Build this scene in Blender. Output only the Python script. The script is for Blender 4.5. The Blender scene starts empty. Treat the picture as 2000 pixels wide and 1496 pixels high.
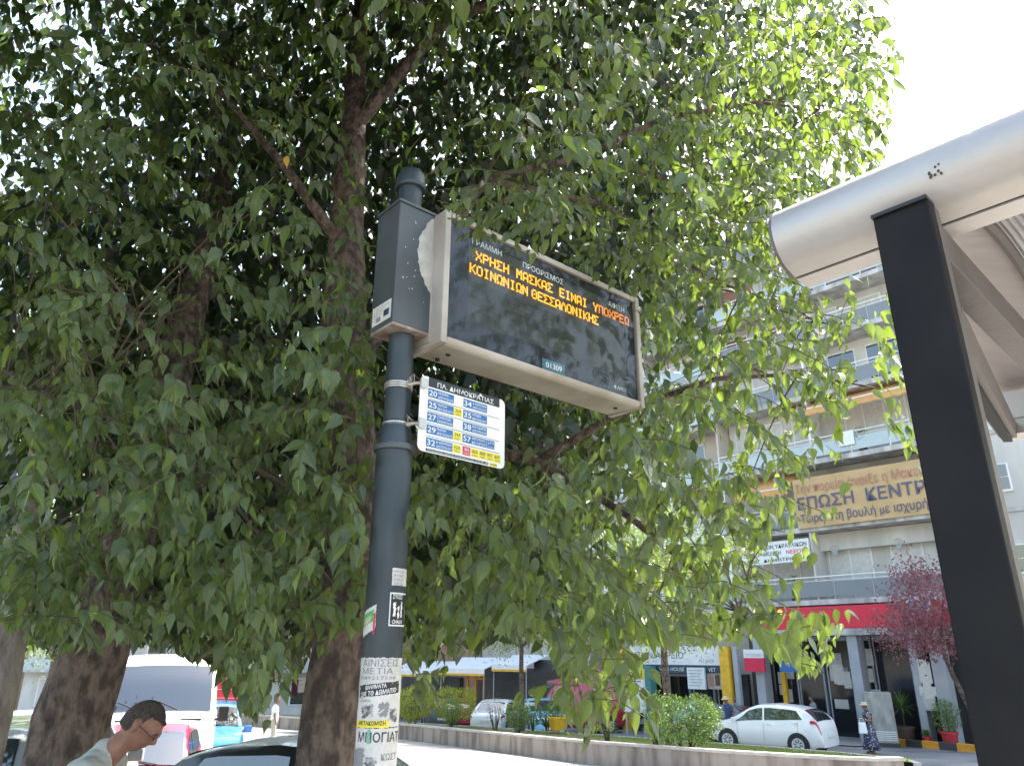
import bpy, math, random
import numpy as np
from mathutils import Vector, Matrix
rad = math.radians
S = bpy.context.scene
COL = S.collection
# ------------------------------------------------------------------ camera
F = 1440.0; PITCH = rad(20.35); ROLL = rad(0.27); CH = 1.85
cd = bpy.data.cameras.new('camera'); cam = bpy.data.objects.new('camera', cd); COL.objects.link(cam)
cd.sensor_width = 36; cd.lens = 36 * F / 2000; cd.clip_start = 0.05; cd.clip_end = 2000
cam.matrix_world = Matrix.Translation((0, 0, CH)) @ Matrix.Rotation(math.pi / 2 + PITCH, 4, 'X') @ Matrix.Rotation(ROLL, 4, 'Z')
S.camera = cam
# ------------------------------------------------------------------ sky, sun
SUN_AZ = 42.0; SUN_EL = 60.0          # azimuth to the right of the view direction (+Y)
w = bpy.data.worlds.new('World'); S.world = w; w.use_nodes = True
nt = w.node_tree; bg = nt.nodes['Background']
sky = nt.nodes.new('ShaderNodeTexSky'); sky.sky_type = 'NISHITA'; sky.sun_disc = False
sky.sun_elevation = rad(SUN_EL); sky.sun_rotation = rad(SUN_AZ)
sky.air_density = 1.6; sky.dust_density = 3.5; sky.ozone_density = 1.0
nt.links.new(sky.outputs[0], bg.inputs[0]); bg.inputs[1].default_value = 0.15
ld = bpy.data.lights.new('sun', 'SUN'); ld.energy = 5.0; ld.angle = rad(0.53); ld.color = (1, 0.95, 0.87)
sun = bpy.data.objects.new('sun', ld); COL.objects.link(sun)
sd = Vector((math.sin(rad(SUN_AZ)) * math.cos(rad(SUN_EL)), math.cos(rad(SUN_AZ)) * math.cos(rad(SUN_EL)), math.sin(rad(SUN_EL))))
sun.rotation_euler = sd.to_track_quat('Z', 'Y').to_euler()
S.view_settings.view_transform = 'Standard'; S.view_settings.look = 'None'
S.view_settings.exposure = 2.1; S.view_settings.gamma = 1; S.view_settings.use_curve_mapping = False
S.cycles.max_bounces = 8; S.cycles.diffuse_bounces = 4; S.cycles.glossy_bounces = 3
S.cycles.transmission_bounces = 6; S.cycles.transparent_max_bounces = 8
S.cycles.sample_clamp_indirect = 6.0
S.cycles.use_denoising = True

# ------------------------------------------------------------------ measuring helpers
def ray(px, py):
    a = np.array([(px - 1000) / F, (748 - py) / F, -1.0])
    c, s = math.cos(ROLL), math.sin(ROLL); a = np.array([c * a[0] - s * a[1], s * a[0] + c * a[1], a[2]])
    t = math.pi / 2 + PITCH; c, s = math.cos(t), math.sin(t)
    return np.array([a[0], c * a[1] - s * a[2], s * a[1] + c * a[2]])
EYE = np.array([0, 0, CH])
def atY(px, py, Y): r = ray(px, py); return r * (Y / r[1]) + EYE
def atZ(px, py, Z): r = ray(px, py); return r * ((Z - CH) / r[2]) + EYE
def gz(y, o=0.12): return -o - 0.04 * y
def gnd(px, py, o=0.12): r = ray(px, py); return r * ((CH + o) / (-r[2] - 0.04 * r[1])) + EYE
_Rw = np.array(cam.matrix_world.to_3x3())
def proj(P):
    P = np.atleast_2d(P) - EYE; c = P @ _Rw
    d = -c[:, 2]; d = np.where(np.abs(d) < 1e-6, 1e-6, d)
    return 1000 + F * c[:, 0] / d, 748 - F * c[:, 1] / d, -c[:, 2]

# ------------------------------------------------------------------ materials
def new_mat(name):
    m = bpy.data.materials.new(name); m.use_nodes = True
    return m, m.node_tree, m.node_tree.nodes['Principled BSDF']
def mat(name, c, rough=0.6, c2=None, scale=6.0, bump=0.0, bscale=40.0, metal=0.0, spec=0.5, coat=0.0, stretch=None, contrast=(0.35, 0.65), emit=None, estr=0, alpha=None, trans=0, ramp_detail=6):
    m, t, p = new_mat(name)
    p.inputs['Roughness'].default_value = rough; p.inputs['Metallic'].default_value = metal
    p.inputs['Specular IOR Level'].default_value = spec; p.inputs['Coat Weight'].default_value = coat
    p.inputs['Base Color'].default_value = (*c, 1)
    tc = t.nodes.new('ShaderNodeTexCoord'); src = tc.outputs['Object']
    if stretch:
        mp = t.nodes.new('ShaderNodeMapping'); mp.inputs['Scale'].default_value = stretch
        t.links.new(src, mp.inputs[0]); src = mp.outputs[0]
    if c2 is None: c2 = tuple(x * 0.82 for x in c)
    n = t.nodes.new('ShaderNodeTexNoise'); n.inputs['Scale'].default_value = scale; n.inputs['Detail'].default_value = ramp_detail
    r = t.nodes.new('ShaderNodeMapRange'); r.inputs[1].default_value, r.inputs[2].default_value = contrast
    mx = t.nodes.new('ShaderNodeMix'); mx.data_type = 'RGBA'
    mx.inputs[6].default_value = (*c, 1); mx.inputs[7].default_value = (*c2, 1)
    t.links.new(src, n.inputs['Vector']); t.links.new(n.outputs[0], r.inputs[0]); t.links.new(r.outputs[0], mx.inputs[0])
    t.links.new(mx.outputs[2], p.inputs['Base Color'])
    if bump:
        b = t.nodes.new('ShaderNodeTexNoise'); b.inputs['Scale'].default_value = bscale; b.inputs['Detail'].default_value = 8
        bn = t.nodes.new('ShaderNodeBump'); bn.inputs['Strength'].default_value = bump; bn.inputs['Distance'].default_value = 0.06 if name.startswith('bark') else 0.02
        t.links.new(src, b.inputs['Vector']); t.links.new(b.outputs[0], bn.inputs['Height']); t.links.new(bn.outputs[0], p.inputs['Normal'])
    if emit:
        p.inputs['Emission Color'].default_value = (*emit, 1); p.inputs['Emission Strength'].default_value = estr
    if trans: p.inputs['Transmission Weight'].default_value = trans
    return m
def flat(name, c, rough=0.6, metal=0, spec=0.5): return mat(name, c, rough, c2=tuple(x * 0.9 for x in c), scale=3, metal=metal, spec=spec)

def leaf_mat(name, dark, light, tr, gloss=0.38, tfac=0.4, veins=False, scale_noise=1.5):
    m, t, p = new_mat(name)
    g = t.nodes.new('ShaderNodeNewGeometry')
    mx = t.nodes.new('ShaderNodeMix'); mx.data_type = 'RGBA'
    mx.inputs[6].default_value = (*dark, 1); mx.inputs[7].default_value = (*light, 1)
    oi = t.nodes.new('ShaderNodeObjectInfo')
    ad = t.nodes.new('ShaderNodeMath'); ad.operation = 'ADD'; t.links.new(g.outputs['Random Per Island'], ad.inputs[0]); t.links.new(oi.outputs['Random'], ad.inputs[1])
    fr = t.nodes.new('ShaderNodeMath'); fr.operation = 'FRACT'; t.links.new(ad.outputs[0], fr.inputs[0])
    t.links.new(fr.outputs[0], mx.inputs[0]); col = mx.outputs[2]
    # paler matt underside
    bf = t.nodes.new('ShaderNodeMix'); bf.data_type = 'RGBA'; t.links.new(g.outputs['Backfacing'], bf.inputs[0]); t.links.new(col, bf.inputs[6])
    bf.inputs[7].default_value = tuple(0.5 * a + 0.5 * b + 0.03 for a, b in zip(dark, light)) + (1,)
    col = bf.outputs[2]
    if veins:
        uv = t.nodes.new('ShaderNodeUVMap'); sp = t.nodes.new('ShaderNodeSeparateXYZ'); t.links.new(uv.outputs[0], sp.inputs[0])
        ab = t.nodes.new('ShaderNodeMath'); ab.operation = 'ABSOLUTE'; t.links.new(sp.outputs[0], ab.inputs[0])
        a2 = t.nodes.new('ShaderNodeMath'); a2.operation = 'MULTIPLY_ADD'; a2.inputs[1].default_value = -0.55; t.links.new(ab.outputs[0], a2.inputs[0]); t.links.new(sp.outputs[1], a2.inputs[2])
        f2 = t.nodes.new('ShaderNodeMath'); f2.operation = 'MULTIPLY'; f2.inputs[1].default_value = 44; t.links.new(a2.outputs[0], f2.inputs[0])
        sn = t.nodes.new('ShaderNodeMath'); sn.operation = 'SINE'; t.links.new(f2.outputs[0], sn.inputs[0])
        r1 = t.nodes.new('ShaderNodeMapRange'); r1.inputs[1].default_value = 0.8; r1.inputs[2].default_value = 1.0; t.links.new(sn.outputs[0], r1.inputs[0])
        r2 = t.nodes.new('ShaderNodeMapRange'); r2.inputs[1].default_value = 0.07; r2.inputs[2].default_value = 0.0; t.links.new(ab.outputs[0], r2.inputs[0])
        mm = t.nodes.new('ShaderNodeMath'); mm.operation = 'MAXIMUM'; t.links.new(r1.outputs[0], mm.inputs[0]); t.links.new(r2.outputs[0], mm.inputs[1])
        vm = t.nodes.new('ShaderNodeMix'); vm.data_type = 'RGBA'; vm.inputs[7].default_value = tuple(x * 1.5 + 0.02 for x in light) + (1,)
        ms = t.nodes.new('ShaderNodeMath'); ms.operation = 'MULTIPLY'; ms.inputs[1].default_value = 0.5; t.links.new(mm.outputs[0], ms.inputs[0])
        t.links.new(ms.outputs[0], vm.inputs[0]); t.links.new(col, vm.inputs[6]); col = vm.outputs[2]
        bn = t.nodes.new('ShaderNodeBump'); bn.inputs['Strength'].default_value = 0.5; bn.inputs['Distance'].default_value = 0.003; bn.invert = True
        t.links.new(mm.outputs[0], bn.inputs['Height']); t.links.new(bn.outputs[0], p.inputs['Normal'])
    t.links.new(col, p.inputs['Base Color']); p.inputs['Roughness'].default_value = gloss
    p.inputs['Specular IOR Level'].default_value = 0.5
    tl = t.nodes.new('ShaderNodeBsdfTranslucent'); tl.inputs[0].default_value = (*tr, 1)
    ms = t.nodes.new('ShaderNodeMixShader'); ms.inputs[0].default_value = tfac
    out = t.nodes['Material Output']
    t.links.new(p.outputs[0], ms.inputs[1]); t.links.new(tl.outputs[0], ms.inputs[2]); t.links.new(ms.outputs[0], out.inputs[0])
    return m

def glass_mat(name, c=(0.02, 0.03, 0.035), rough=0.03):
    m, t, p = new_mat(name); p.inputs['Base Color'].default_value = (*c, 1)
    p.inputs['Roughness'].default_value = rough; p.inputs['Specular IOR Level'].default_value = 1.0; p.inputs['IOR'].default_value = 1.7
    return m

M = {}
def build_materials():
    M['asphalt'] = mat('asphalt', (0.12, 0.117, 0.112), 0.9, (0.24, 0.235, 0.225), 0.7, 0.4, 60, contrast=(0.3, 0.6), ramp_detail=12)
    M['paving'] = mat('paving', (0.30, 0.28, 0.25), 0.9, (0.22, 0.205, 0.19), 3, 0.3, 50)
    M['concrete'] = mat('concrete', (0.34, 0.285, 0.245), 0.9, (0.16, 0.125, 0.105), 2.6, 0.4, 25, stretch=(1, 1, 0.22), contrast=(0.42, 0.66))
    M['coping'] = mat('coping', (0.5, 0.46, 0.41), 0.9, (0.36, 0.33, 0.29), 3, 0.3, 30)
    M['soil'] = mat('soil', (0.16, 0.12, 0.07), 1, (0.10, 0.13, 0.04), 3, 0.6, 20)
    M['bark'] = mat('bark', (0.17, 0.125, 0.10), 0.95, (0.06, 0.043, 0.035), 16, 1.0, 34, stretch=(1, 1, 0.6), contrast=(0.42, 0.60))
    M['bark_pale'] = mat('bark_pale', (0.30, 0.27, 0.23), 0.95, (0.16, 0.13, 0.11), 8, 0.9, 24, stretch=(1, 1, 0.5))
    M['twig'] = mat('twig', (0.075, 0.06, 0.03), 0.8)
    M['leaf'] = leaf_mat('leaf', (0.014, 0.028, 0.011), (0.058, 0.085, 0.032), (0.34, 0.48, 0.06), 0.27, 0.32, veins=True)
    M['leaf_shaded'] = leaf_mat('leaf_shaded', (0.010, 0.020, 0.012), (0.030, 0.046, 0.024), (0.12, 0.20, 0.03), 0.38, 0.20)  # darker copy of leaf: the crown interior's shade is put into the colour
    M['leaf_yellow'] = leaf_mat('leaf_yellow', (0.5, 0.3, 0.04), (0.55, 0.36, 0.05), (0.6, 0.42, 0.05), 0.5, 0.3)
    M['leaf_citrus'] = leaf_mat('leaf_citrus', (0.05, 0.09, 0.02), (0.12, 0.18, 0.04), (0.32, 0.44, 0.06), 0.4, 0.35)
    M['leaf_hedge'] = leaf_mat('leaf_hedge', (0.14, 0.18, 0.02), (0.34, 0.36, 0.04), (0.5, 0.55, 0.05), 0.5, 0.35)
    M['leaf_shrub'] = leaf_mat('leaf_shrub', (0.05, 0.10, 0.02), (0.13, 0.20, 0.05), (0.3, 0.45, 0.06), 0.4, 0.3)
    M['leaf_plum'] = leaf_mat('leaf_plum', (0.13, 0.04, 0.055), (0.28, 0.13, 0.14), (0.42, 0.14, 0.15), 0.28, 0.35)
    M['grass'] = leaf_mat('grass', (0.08, 0.13, 0.02), (0.2, 0.27, 0.05), (0.35, 0.5, 0.06), 0.6, 0.4)
    M['pole'] = mat('pole_paint', (0.025, 0.035, 0.042), 0.42, (0.042, 0.053, 0.06), 5, 0.12, 90, contrast=(0.4, 0.75))
    M['box'] = mat('box_paint', (0.045, 0.053, 0.058), 0.45, (0.068, 0.078, 0.082), 4, 0.06, 60)
    M['housing'] = mat('housing', (0.42, 0.39, 0.35), 0.5, (0.31, 0.27, 0.22), 3.5, 0.08, 60, metal=0.15)
    M['primer'] = mat('primer', (0.50, 0.49, 0.46), 0.7, (0.36, 0.35, 0.32), 14, 0.2, 60)
    M['bezel'] = mat('bezel', (0.008, 0.009, 0.011), 0.25)
    M['black'] = flat('black', (0.012, 0.012, 0.013), 0.5)
    M['rubber'] = flat('rubber', (0.02, 0.02, 0.021), 0.8)
    M['white'] = mat('white_paint', (0.78, 0.78, 0.76), 0.5, (0.70, 0.70, 0.68), 3)
    M['offwhite'] = mat('plate_white', (0.80, 0.81, 0.80), 0.4)
    M['print_white'] = flat('print_white', (0.72, 0.73, 0.72), 0.5)
    M['heading'] = flat('heading_print', (0.85, 0.86, 0.84), 0.6); M['print_black'] = flat('print_black', (0.015, 0.015, 0.018), 0.5)
    M['print_grey'] = flat('print_grey', (0.22, 0.22, 0.23), 0.6)
    M['print_blue'] = flat('print_blue', (0.025, 0.13, 0.36), 0.5)
    M['print_yellow'] = flat('print_yellow', (0.78, 0.64, 0.05), 0.5)
    M['print_red'] = flat('print_red', (0.60, 0.02, 0.07), 0.5)
    M['paper'] = mat('paper', (0.62, 0.60, 0.57), 0.8, (0.50, 0.48, 0.45), 12, 0.3, 40)
    M['paper_grey'] = mat('paper_grey', (0.10, 0.10, 0.10), 0.8, (0.5, 0.49, 0.47), 16, 0.3, 40, contrast=(0.45, 0.55))
    M['tape'] = mat('steel_band', (0.55, 0.48, 0.43), 0.35, (0.4, 0.35, 0.3), 30, metal=0.6)
    M['steel'] = mat('steel', (0.55, 0.55, 0.55), 0.4, metal=0.8)
    M['aluminium'] = mat('aluminium', (0.44, 0.42, 0.40), 0.45, (0.34, 0.315, 0.30), 5, 0.05, 60, metal=0.5, contrast=(.45, .8), ramp_detail=12)
    M['post'] = mat('post_paint', (0.0085, 0.0085, 0.010), 0.62, (0.014, 0.0135, 0.014), 5, 0.10, 80, spec=0.16)
    M['post_side'] = mat('post_side', (0.12, 0.105, 0.10), 0.6, (0.09, 0.08, 0.075), 6, 0.1, 60)
    M['roof_under'] = mat('roof_underside', (0.36, 0.325, 0.315), 0.7, (0.30, 0.27, 0.26), 4, stretch=(1, 6, 1))
    M['roof_sheet'] = mat('roof_sheet', (0.40, 0.40, 0.41), 0.5, (0.3, 0.3, 0.3), 4)
    M['facade'] = mat('facade', (0.64, 0.62, 0.58), 0.85, (0.47, 0.45, 0.41), 0.9, 0.15, 20, stretch=(1, 1, .3), ramp_detail=10)
    M['slab'] = mat('slab', (0.54, 0.53, 0.51), 0.85, (0.27, 0.26, 0.245), 1.9, 0.2, 15, stretch=(1, 1, 0.4))
    M['railpanel'] = mat('rail_panel_grey', (0.20, 0.22, 0.235), 0.4, (0.17, 0.19, 0.20), 1.5)
    M['railglass'] = mat('rail_panel_frosted', (0.42, 0.49, 0.50), 0.25, (0.36, 0.43, 0.44), 1.5)
    M['shutter'] = mat('shutter', (0.60, 0.59, 0.56), 0.6)
    M['shutter_brown'] = mat('shutter_brown', (0.30, 0.15, 0.11), 0.6)
    M['awning'] = mat('awning_orange', (0.60, 0.33, 0.12), 0.8, (0.52, 0.28, 0.10), 3)
    M['banner'] = mat('banner_cloth', (0.52, 0.36, 0.18), 0.8, (0.45, 0.31, 0.15), 1.2)
    M['banner_blue'] = flat('banner_blue', (0.10, 0.10, 0.16), 0.7)
    M['banner_red'] = flat('banner_red', (0.42, 0.19, 0.14), 0.7)
    M['fascia'] = mat('fascia_red', (0.66, 0.018, 0.055), 0.4, (0.6, 0.016, 0.05), 1)
    M['column'] = mat('column_grey', (0.38, 0.40, 0.43), 0.7, (0.32, 0.34, 0.37), 1.5)
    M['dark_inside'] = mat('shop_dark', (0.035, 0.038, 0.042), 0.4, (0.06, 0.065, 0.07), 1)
    M['shop_glass'] = mat('shop_glass', (0.02, 0.022, 0.025), 0.08, spec=0.35); M['glass'] = glass_mat('glass'); M['car_glass'] = glass_mat('car_glass', (0.015, 0.02, 0.022), 0.03)
    M['yellow'] = mat('yellow_paint', (0.75, 0.43, 0.03), 0.6)
    M['orange'] = mat('orange_paint', (0.75, 0.32, 0.03), 0.6)
    M['darkpaint'] = mat('dark_kerb_paint', (0.06, 0.055, 0.055), 0.7)
    M['cabinet'] = mat('cabinet', (0.40, 0.40, 0.38), 0.6, (0.24, 0.235, 0.22), 4, stretch=(1, 1, .5))
    M['brick'] = mat('brickwork', (0.42, 0.27, 0.20), 0.85, (0.33, 0.2, 0.15), 2)
    M['beige'] = mat('beige_wall', (0.55, 0.49, 0.41), 0.85, (0.46, 0.41, 0.35), 1)
    M['teal'] = mat('teal_paint', (0.08, 0.25, 0.24), 0.6)
    M['navy'] = mat('navy_strip', (0.02, 0.05, 0.09), 0.5)
    M['skin'] = mat('skin', (0.26, 0.135, 0.09), 0.6, (0.20, 0.095, 0.065), 22, 0.35, 160)
    M['hair'] = mat('hair', (0.05, 0.036, 0.028), 0.85, (0.11, 0.085, 0.07), 90, 1.0, 260)
    M['tshirt'] = mat('tshirt', (0.36, 0.37, 0.345), 0.9, (0.40, 0.41, 0.38), 8, 0.3, 120)
    M['jeans'] = mat('jeans', (0.05, 0.06, 0.09), 0.9)
    M['light_trousers'] = mat('light_trousers', (0.5, 0.46, 0.38), 0.9)
    M['blue_shirt'] = mat('blue_shirt', (0.05, 0.08, 0.18), 0.9)
    M['grey_shirt'] = mat('grey_shirt', (0.25, 0.24, 0.25), 0.9)
    M['straw'] = mat('straw', (0.62, 0.52, 0.36), 0.9)
    m, t, p = new_mat('floral_dress'); M['floral'] = m
    v = t.nodes.new('ShaderNodeTexVoronoi'); v.inputs['Scale'].default_value = 15
    r = t.nodes.new('ShaderNodeMapRange'); r.inputs[1].default_value = 0.25; r.inputs[2].default_value = 0.32; r.inputs[3].default_value = 1; r.inputs[4].default_value = 0
    mx = t.nodes.new('ShaderNodeMix'); mx.data_type = 'RGBA'; mx.inputs[6].default_value = (0.025, 0.03, 0.07, 1); mx.inputs[7].default_value = (0.6, 0.57, 0.55, 1)
    tc = t.nodes.new('ShaderNodeTexCoord'); t.links.new(tc.outputs['Object'], v.inputs[0]); t.links.new(v.outputs[0], r.inputs[0]); t.links.new(r.outputs[0], mx.inputs[0]); t.links.new(mx.outputs[2], p.inputs[0])
    for nme, c in (('car_white', (0.80, 0.80, 0.79)), ('car_red', (0.50, 0.02, 0.06)), ('car_black', (0.012, 0.013, 0.015)), ('car_silver', (0.19, 0.21, 0.215)),
                   ('car_blue', (0.16, 0.44, 0.60)), ('van_red', (0.42, 0.02, 0.05)), ('van_blue', (0.025, 0.15, 0.42)), ('car_dark', (0.05, 0.06, 0.07))):
        M[nme] = mat(nme, c, 0.28, tuple(x * 0.95 for x in c), 2, coat=0.7)
    M['chrome'] = mat('chrome', (0.6, 0.6, 0.62), 0.2, metal=0.9)
    M['rim'] = mat('rim', (0.62, 0.62, 0.63), 0.4, metal=0.15)
    M['lamp_clear'] = mat('lamp_clear', (0.22, 0.24, 0.27), 0.12, (0.5, 0.5, 0.52), 14, spec=0.9)
    M['lamp_red'] = mat('lamp_red', (0.55, 0.01, 0.03), 0.15)
    M['pot_red'] = mat('pot_red', (0.50, 0.035, 0.045), 0.5)
    M['pot_brown'] = mat('pot_brown', (0.12, 0.07, 0.055), 0.6)
    M['led'] = mat('led_lit', (0.6, 0.25, 0.02), 0.5, emit=(1.0, 0.36, 0.008), estr=0.55)
    M['led_weak'] = mat('led_lit_weak', (0.5, 0.15, 0.02), 0.5, emit=(1.0, 0.30, 0.01), estr=0.26)
    M['led_off'] = mat('led_unlit', (0.055, 0.065, 0.055), 0.5)
    # display glass: dark board behind a reflective pane
    M['board'] = mat('led_board', (0.026, 0.034, 0.030), 0.6, (0.042, 0.050, 0.042), 2.5)  # lightened greyish green, so glare on the screen is part of the colour
    m, t, p = new_mat('pane'); M['pane'] = m
    tr = t.nodes.new('ShaderNodeBsdfTransparent'); gl = t.nodes.new('ShaderNodeBsdfGlossy'); gl.inputs['Roughness'].default_value = 0.06
    tc = t.nodes.new('ShaderNodeTexCoord'); mp = t.nodes.new('ShaderNodeMapping'); mp.inputs['Scale'].default_value = (9, 9, 1.4); mp.inputs['Rotation'].default_value = (0, 0.35, 0)
    nz = t.nodes.new('ShaderNodeTexNoise'); nz.inputs['Scale'].default_value = 3
    r = t.nodes.new('ShaderNodeMapRange'); r.inputs[1].default_value = 0.5; r.inputs[2].default_value = 0.8; r.inputs[3].default_value = 0.06; r.inputs[4].default_value = 0.16
    t.links.new(tc.outputs['Object'], mp.inputs[0]); t.links.new(mp.outputs[0], nz.inputs[0]); t.links.new(nz.outputs[0], r.inputs[0]); t.links.new(r.outputs[0], gl.inputs['Roughness'])
    fr = t.nodes.new('ShaderNodeFresnel'); fr.inputs[0].default_value = 1.6
    sc = t.nodes.new('ShaderNodeMath'); sc.operation = 'MULTIPLY_ADD'; sc.inputs[1].default_value = 0.55; sc.inputs[2].default_value = 0.0; t.links.new(fr.outputs[0], sc.inputs[0])
    ms = t.nodes.new('ShaderNodeMixShader'); t.links.new(sc.outputs[0], ms.inputs[0]); t.links.new(tr.outputs[0], ms.inputs[1]); t.links.new(gl.outputs[0], ms.inputs[2])
    t.links.new(ms.outputs[0], t.nodes['Material Output'].inputs[0])
build_materials()

# ------------------------------------------------------------------ mesh helpers
XF = {}      # object name -> (loc, rotz) of things, so parts can be written in world or local space
def link(o): COL.objects.link(o); return o
def thing(name, label, cat, loc=(0, 0, 0), rz=0.0, group=None):
    o = bpy.data.objects.new(name, None); link(o); o.empty_display_size = 0.2
    o.location = loc; o.rotation_euler = (0, 0, rz); o['label'] = label; o['category'] = cat
    if group: o['group'] = group
    XF[o.name] = (np.array(loc, float), rz)
    return o
def tag(o, label, cat, group=None):
    o['label'] = label; o['category'] = cat
    if group: o['group'] = group
    return o
class MB:
    def __init__(s): s.v = []; s.f = []; s.uv = None
    def add(s, vs, fs):
        n = len(s.v); s.v.extend([tuple(map(float, p)) for p in vs]); s.f.extend([tuple(i + n for i in f) for f in fs]); return s
    def box(s, c, d, R=None, taper=1.0):
        x, y, z = d[0] / 2, d[1] / 2, d[2] / 2; vs = []
        for k in (-1, 1):
            q = taper if k > 0 else 1.0
            for (i, j) in ((-1, -1), (1, -1), (1, 1), (-1, 1)):
                p = Vector((i * x * q, j * y * q, k * z))
                if R is not None: p = R @ p
                vs.append((p.x + c[0], p.y + c[1], p.z + c[2]))
        return s.add(vs, [(3, 2, 1, 0), (4, 5, 6, 7), (0, 1, 5, 4), (1, 2, 6, 5), (2, 3, 7, 6), (3, 0, 4, 7)])
    def quad(s, a, b, c, d): return s.add([a, b, c, d], [(0, 1, 2, 3)])
    def tube(s, pts, rs, n=10, caps=True):
        pts = [Vector(p) for p in pts]
        if not hasattr(rs, '__len__'): rs = [rs] * len(pts)
        vs = []; fs = []; up = None
        for i, p in enumerate(pts):
            d = (pts[min(i + 1, len(pts) - 1)] - pts[max(i - 1, 0)])
            d = d.normalized() if d.length > 1e-9 else Vector((0, 0, 1))
            if up is None: up = d.orthogonal().normalized()
            up = (up - d * up.dot(d)); up = up.normalized() if up.length > 1e-6 else d.orthogonal().normalized()
            b = d.cross(up)
            for k in range(n):
                a = 2 * math.pi * k / n; q = p + (up * math.cos(a) + b * math.sin(a)) * rs[i]; vs.append(q)
        for i in range(len(pts) - 1):
            for k in range(n):
                fs.append((i * n + k, i * n + (k + 1) % n, (i + 1) * n + (k + 1) % n, (i + 1) * n + k))
        if caps:
            fs.append(tuple(range(n))[::-1]); fs.append(tuple((len(pts) - 1) * n + k for k in range(n)))
        return s.add(vs, fs)
    def lathe(s, c, prof, n=24, axis='Z', R=None, caps=True):
        vs = []; fs = []
        for (r, h) in prof:
            for k in range(n):
                a = 2 * math.pi * k / n; p = Vector((r * math.cos(a), r * math.sin(a), h))
                if R is not None: p = R @ p
                vs.append((p.x + c[0], p.y + c[1], p.z + c[2]))
        for i in range(len(prof) - 1):
            for k in range(n): fs.append((i * n + k, i * n + (k + 1) % n, (i + 1) * n + (k + 1) % n, (i + 1) * n + k))
        if caps and prof[0][0] > 1e-4: fs.append(tuple(range(n))[::-1])
        if caps and prof[-1][0] > 1e-4: fs.append(tuple((len(prof) - 1) * n + k for k in range(n)))
        return s.add(vs, fs)
    def extrude(s, poly, a, b, fn):
        """poly of 2D points (closed, CCW) extruded between parameters a and b; fn(p, q, t) -> xyz"""
        n = len(poly); vs = [fn(p[0], p[1], a) for p in poly] + [fn(p[0], p[1], b) for p in poly]
        fs = [tuple(range(n))[::-1], tuple(range(n, 2 * n))] + [(i, (i + 1) % n, n + (i + 1) % n, n + i) for i in range(n)]
        return s.add(vs, fs)
    def build(s, name, m, parent=None, world=False, smooth=False, origin=None, bevel=0, kind=None, thick=0):
        me = bpy.data.meshes.new(name)
        v = np.array(s.v, float).reshape(-1, 3)
        o = bpy.data.objects.new(name, me)
        if parent is not None and world:
            L, rz = XF[parent.name]; v = v - L; c, q = math.cos(-rz), math.sin(-rz)
            v = np.stack([c * v[:, 0] - q * v[:, 1], q * v[:, 0] + c * v[:, 1], v[:, 2]], 1)
        if origin is None: origin = np.array([(v[:, 0].min() + v[:, 0].max()) / 2, (v[:, 1].min() + v[:, 1].max()) / 2, v[:, 2].min()]) if len(v) else np.zeros(3)
        origin = np.array(origin, float)
        me.from_pydata((v - origin).tolist(), [], s.f); me.update()
        me.materials.append(m if not isinstance(m, str) else M[m])
        if smooth:
            me.polygons.foreach_set('use_smooth', [True] * len(me.polygons))
            try: me.set_sharp_from_angle(angle=rad(42))
            except Exception: pass
        o.location = origin; o.parent = parent; link(o)
        if kind: o['kind'] = kind
        if bevel:
            b = o.modifiers.new('bevel', 'BEVEL'); b.width = bevel; b.segments = 2; b.limit_method = 'ANGLE'; b.angle_limit = rad(40)
        if thick:
            b = o.modifiers.new('thickness', 'SOLIDIFY'); b.thickness = thick; b.offset = -1
        return o
def copy_tree(o, parent=None, **kw):
    c = o.copy(); COL.objects.link(c)
    if parent is not None: c.parent = parent
    for k, v in kw.items(): setattr(c, k, v)
    for ch in [x for x in o.children]: copy_tree(ch, c)
    return c
def dist3(c, R):  # rotation z matrix
    return Matrix.Rotation(R, 3, 'Z') @ Vector(c)

_tc = bpy.data.curves.new('text', 'FONT'); _to = bpy.data.objects.new('text', _tc)
def text2d(body, size, bold=0.0, sx=1.0, maxw=None, res=3, align='LEFT', spacing=1.0):
    _tc.body = body; _tc.size = 1.0; _tc.offset = bold; _tc.resolution_u = res; _tc.space_character = spacing; _tc.align_x = 'LEFT'
    me = bpy.data.meshes.new_from_object(_to)
    v = np.array([tuple(a.co) for a in me.vertices], float).reshape(-1, 3); f = [tuple(p.vertices) for p in me.polygons]
    bpy.data.meshes.remove(me)
    if len(v) == 0: return v[:, :2], f
    v = v[:, :2] * size; v[:, 0] *= sx
    if maxw:
        wdt = v[:, 0].max() - v[:, 0].min(); v[:, 0] *= maxw / wdt
    if align == 'CENTER': v[:, 0] -= (v[:, 0].max() + v[:, 0].min()) / 2
    else: v[:, 0] -= v[:, 0].min()
    return v, f
def text_on(mb, body, fn, x, y, size, **kw):
    v, f = text2d(body, size, **kw)
    if len(v): mb.add([fn(a + x, b + y) for a, b in v], f)
    return mb
# ================================================================== GROUND, KERBS (setting)
def plane_z(x, y, o): return gz(y, o)
def ground_sheet(name, poly, m, o, kind='structure', thick=0):
    mb = MB(); mb.add([(x, y, gz(y, o)) for x, y in poly], [tuple(range(len(poly)))])
    ob = mb.build(name, m, kind=kind); return ob
ground_sheet('ground', [(-400, -60), (400, -60), (400, 600), (-400, 600)], 'asphalt', 0.125)
ground_sheet('road', [(-60, 6.3), (60, 6.3), (60, 140), (-60, 140)], 'asphalt', 0.120)
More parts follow.
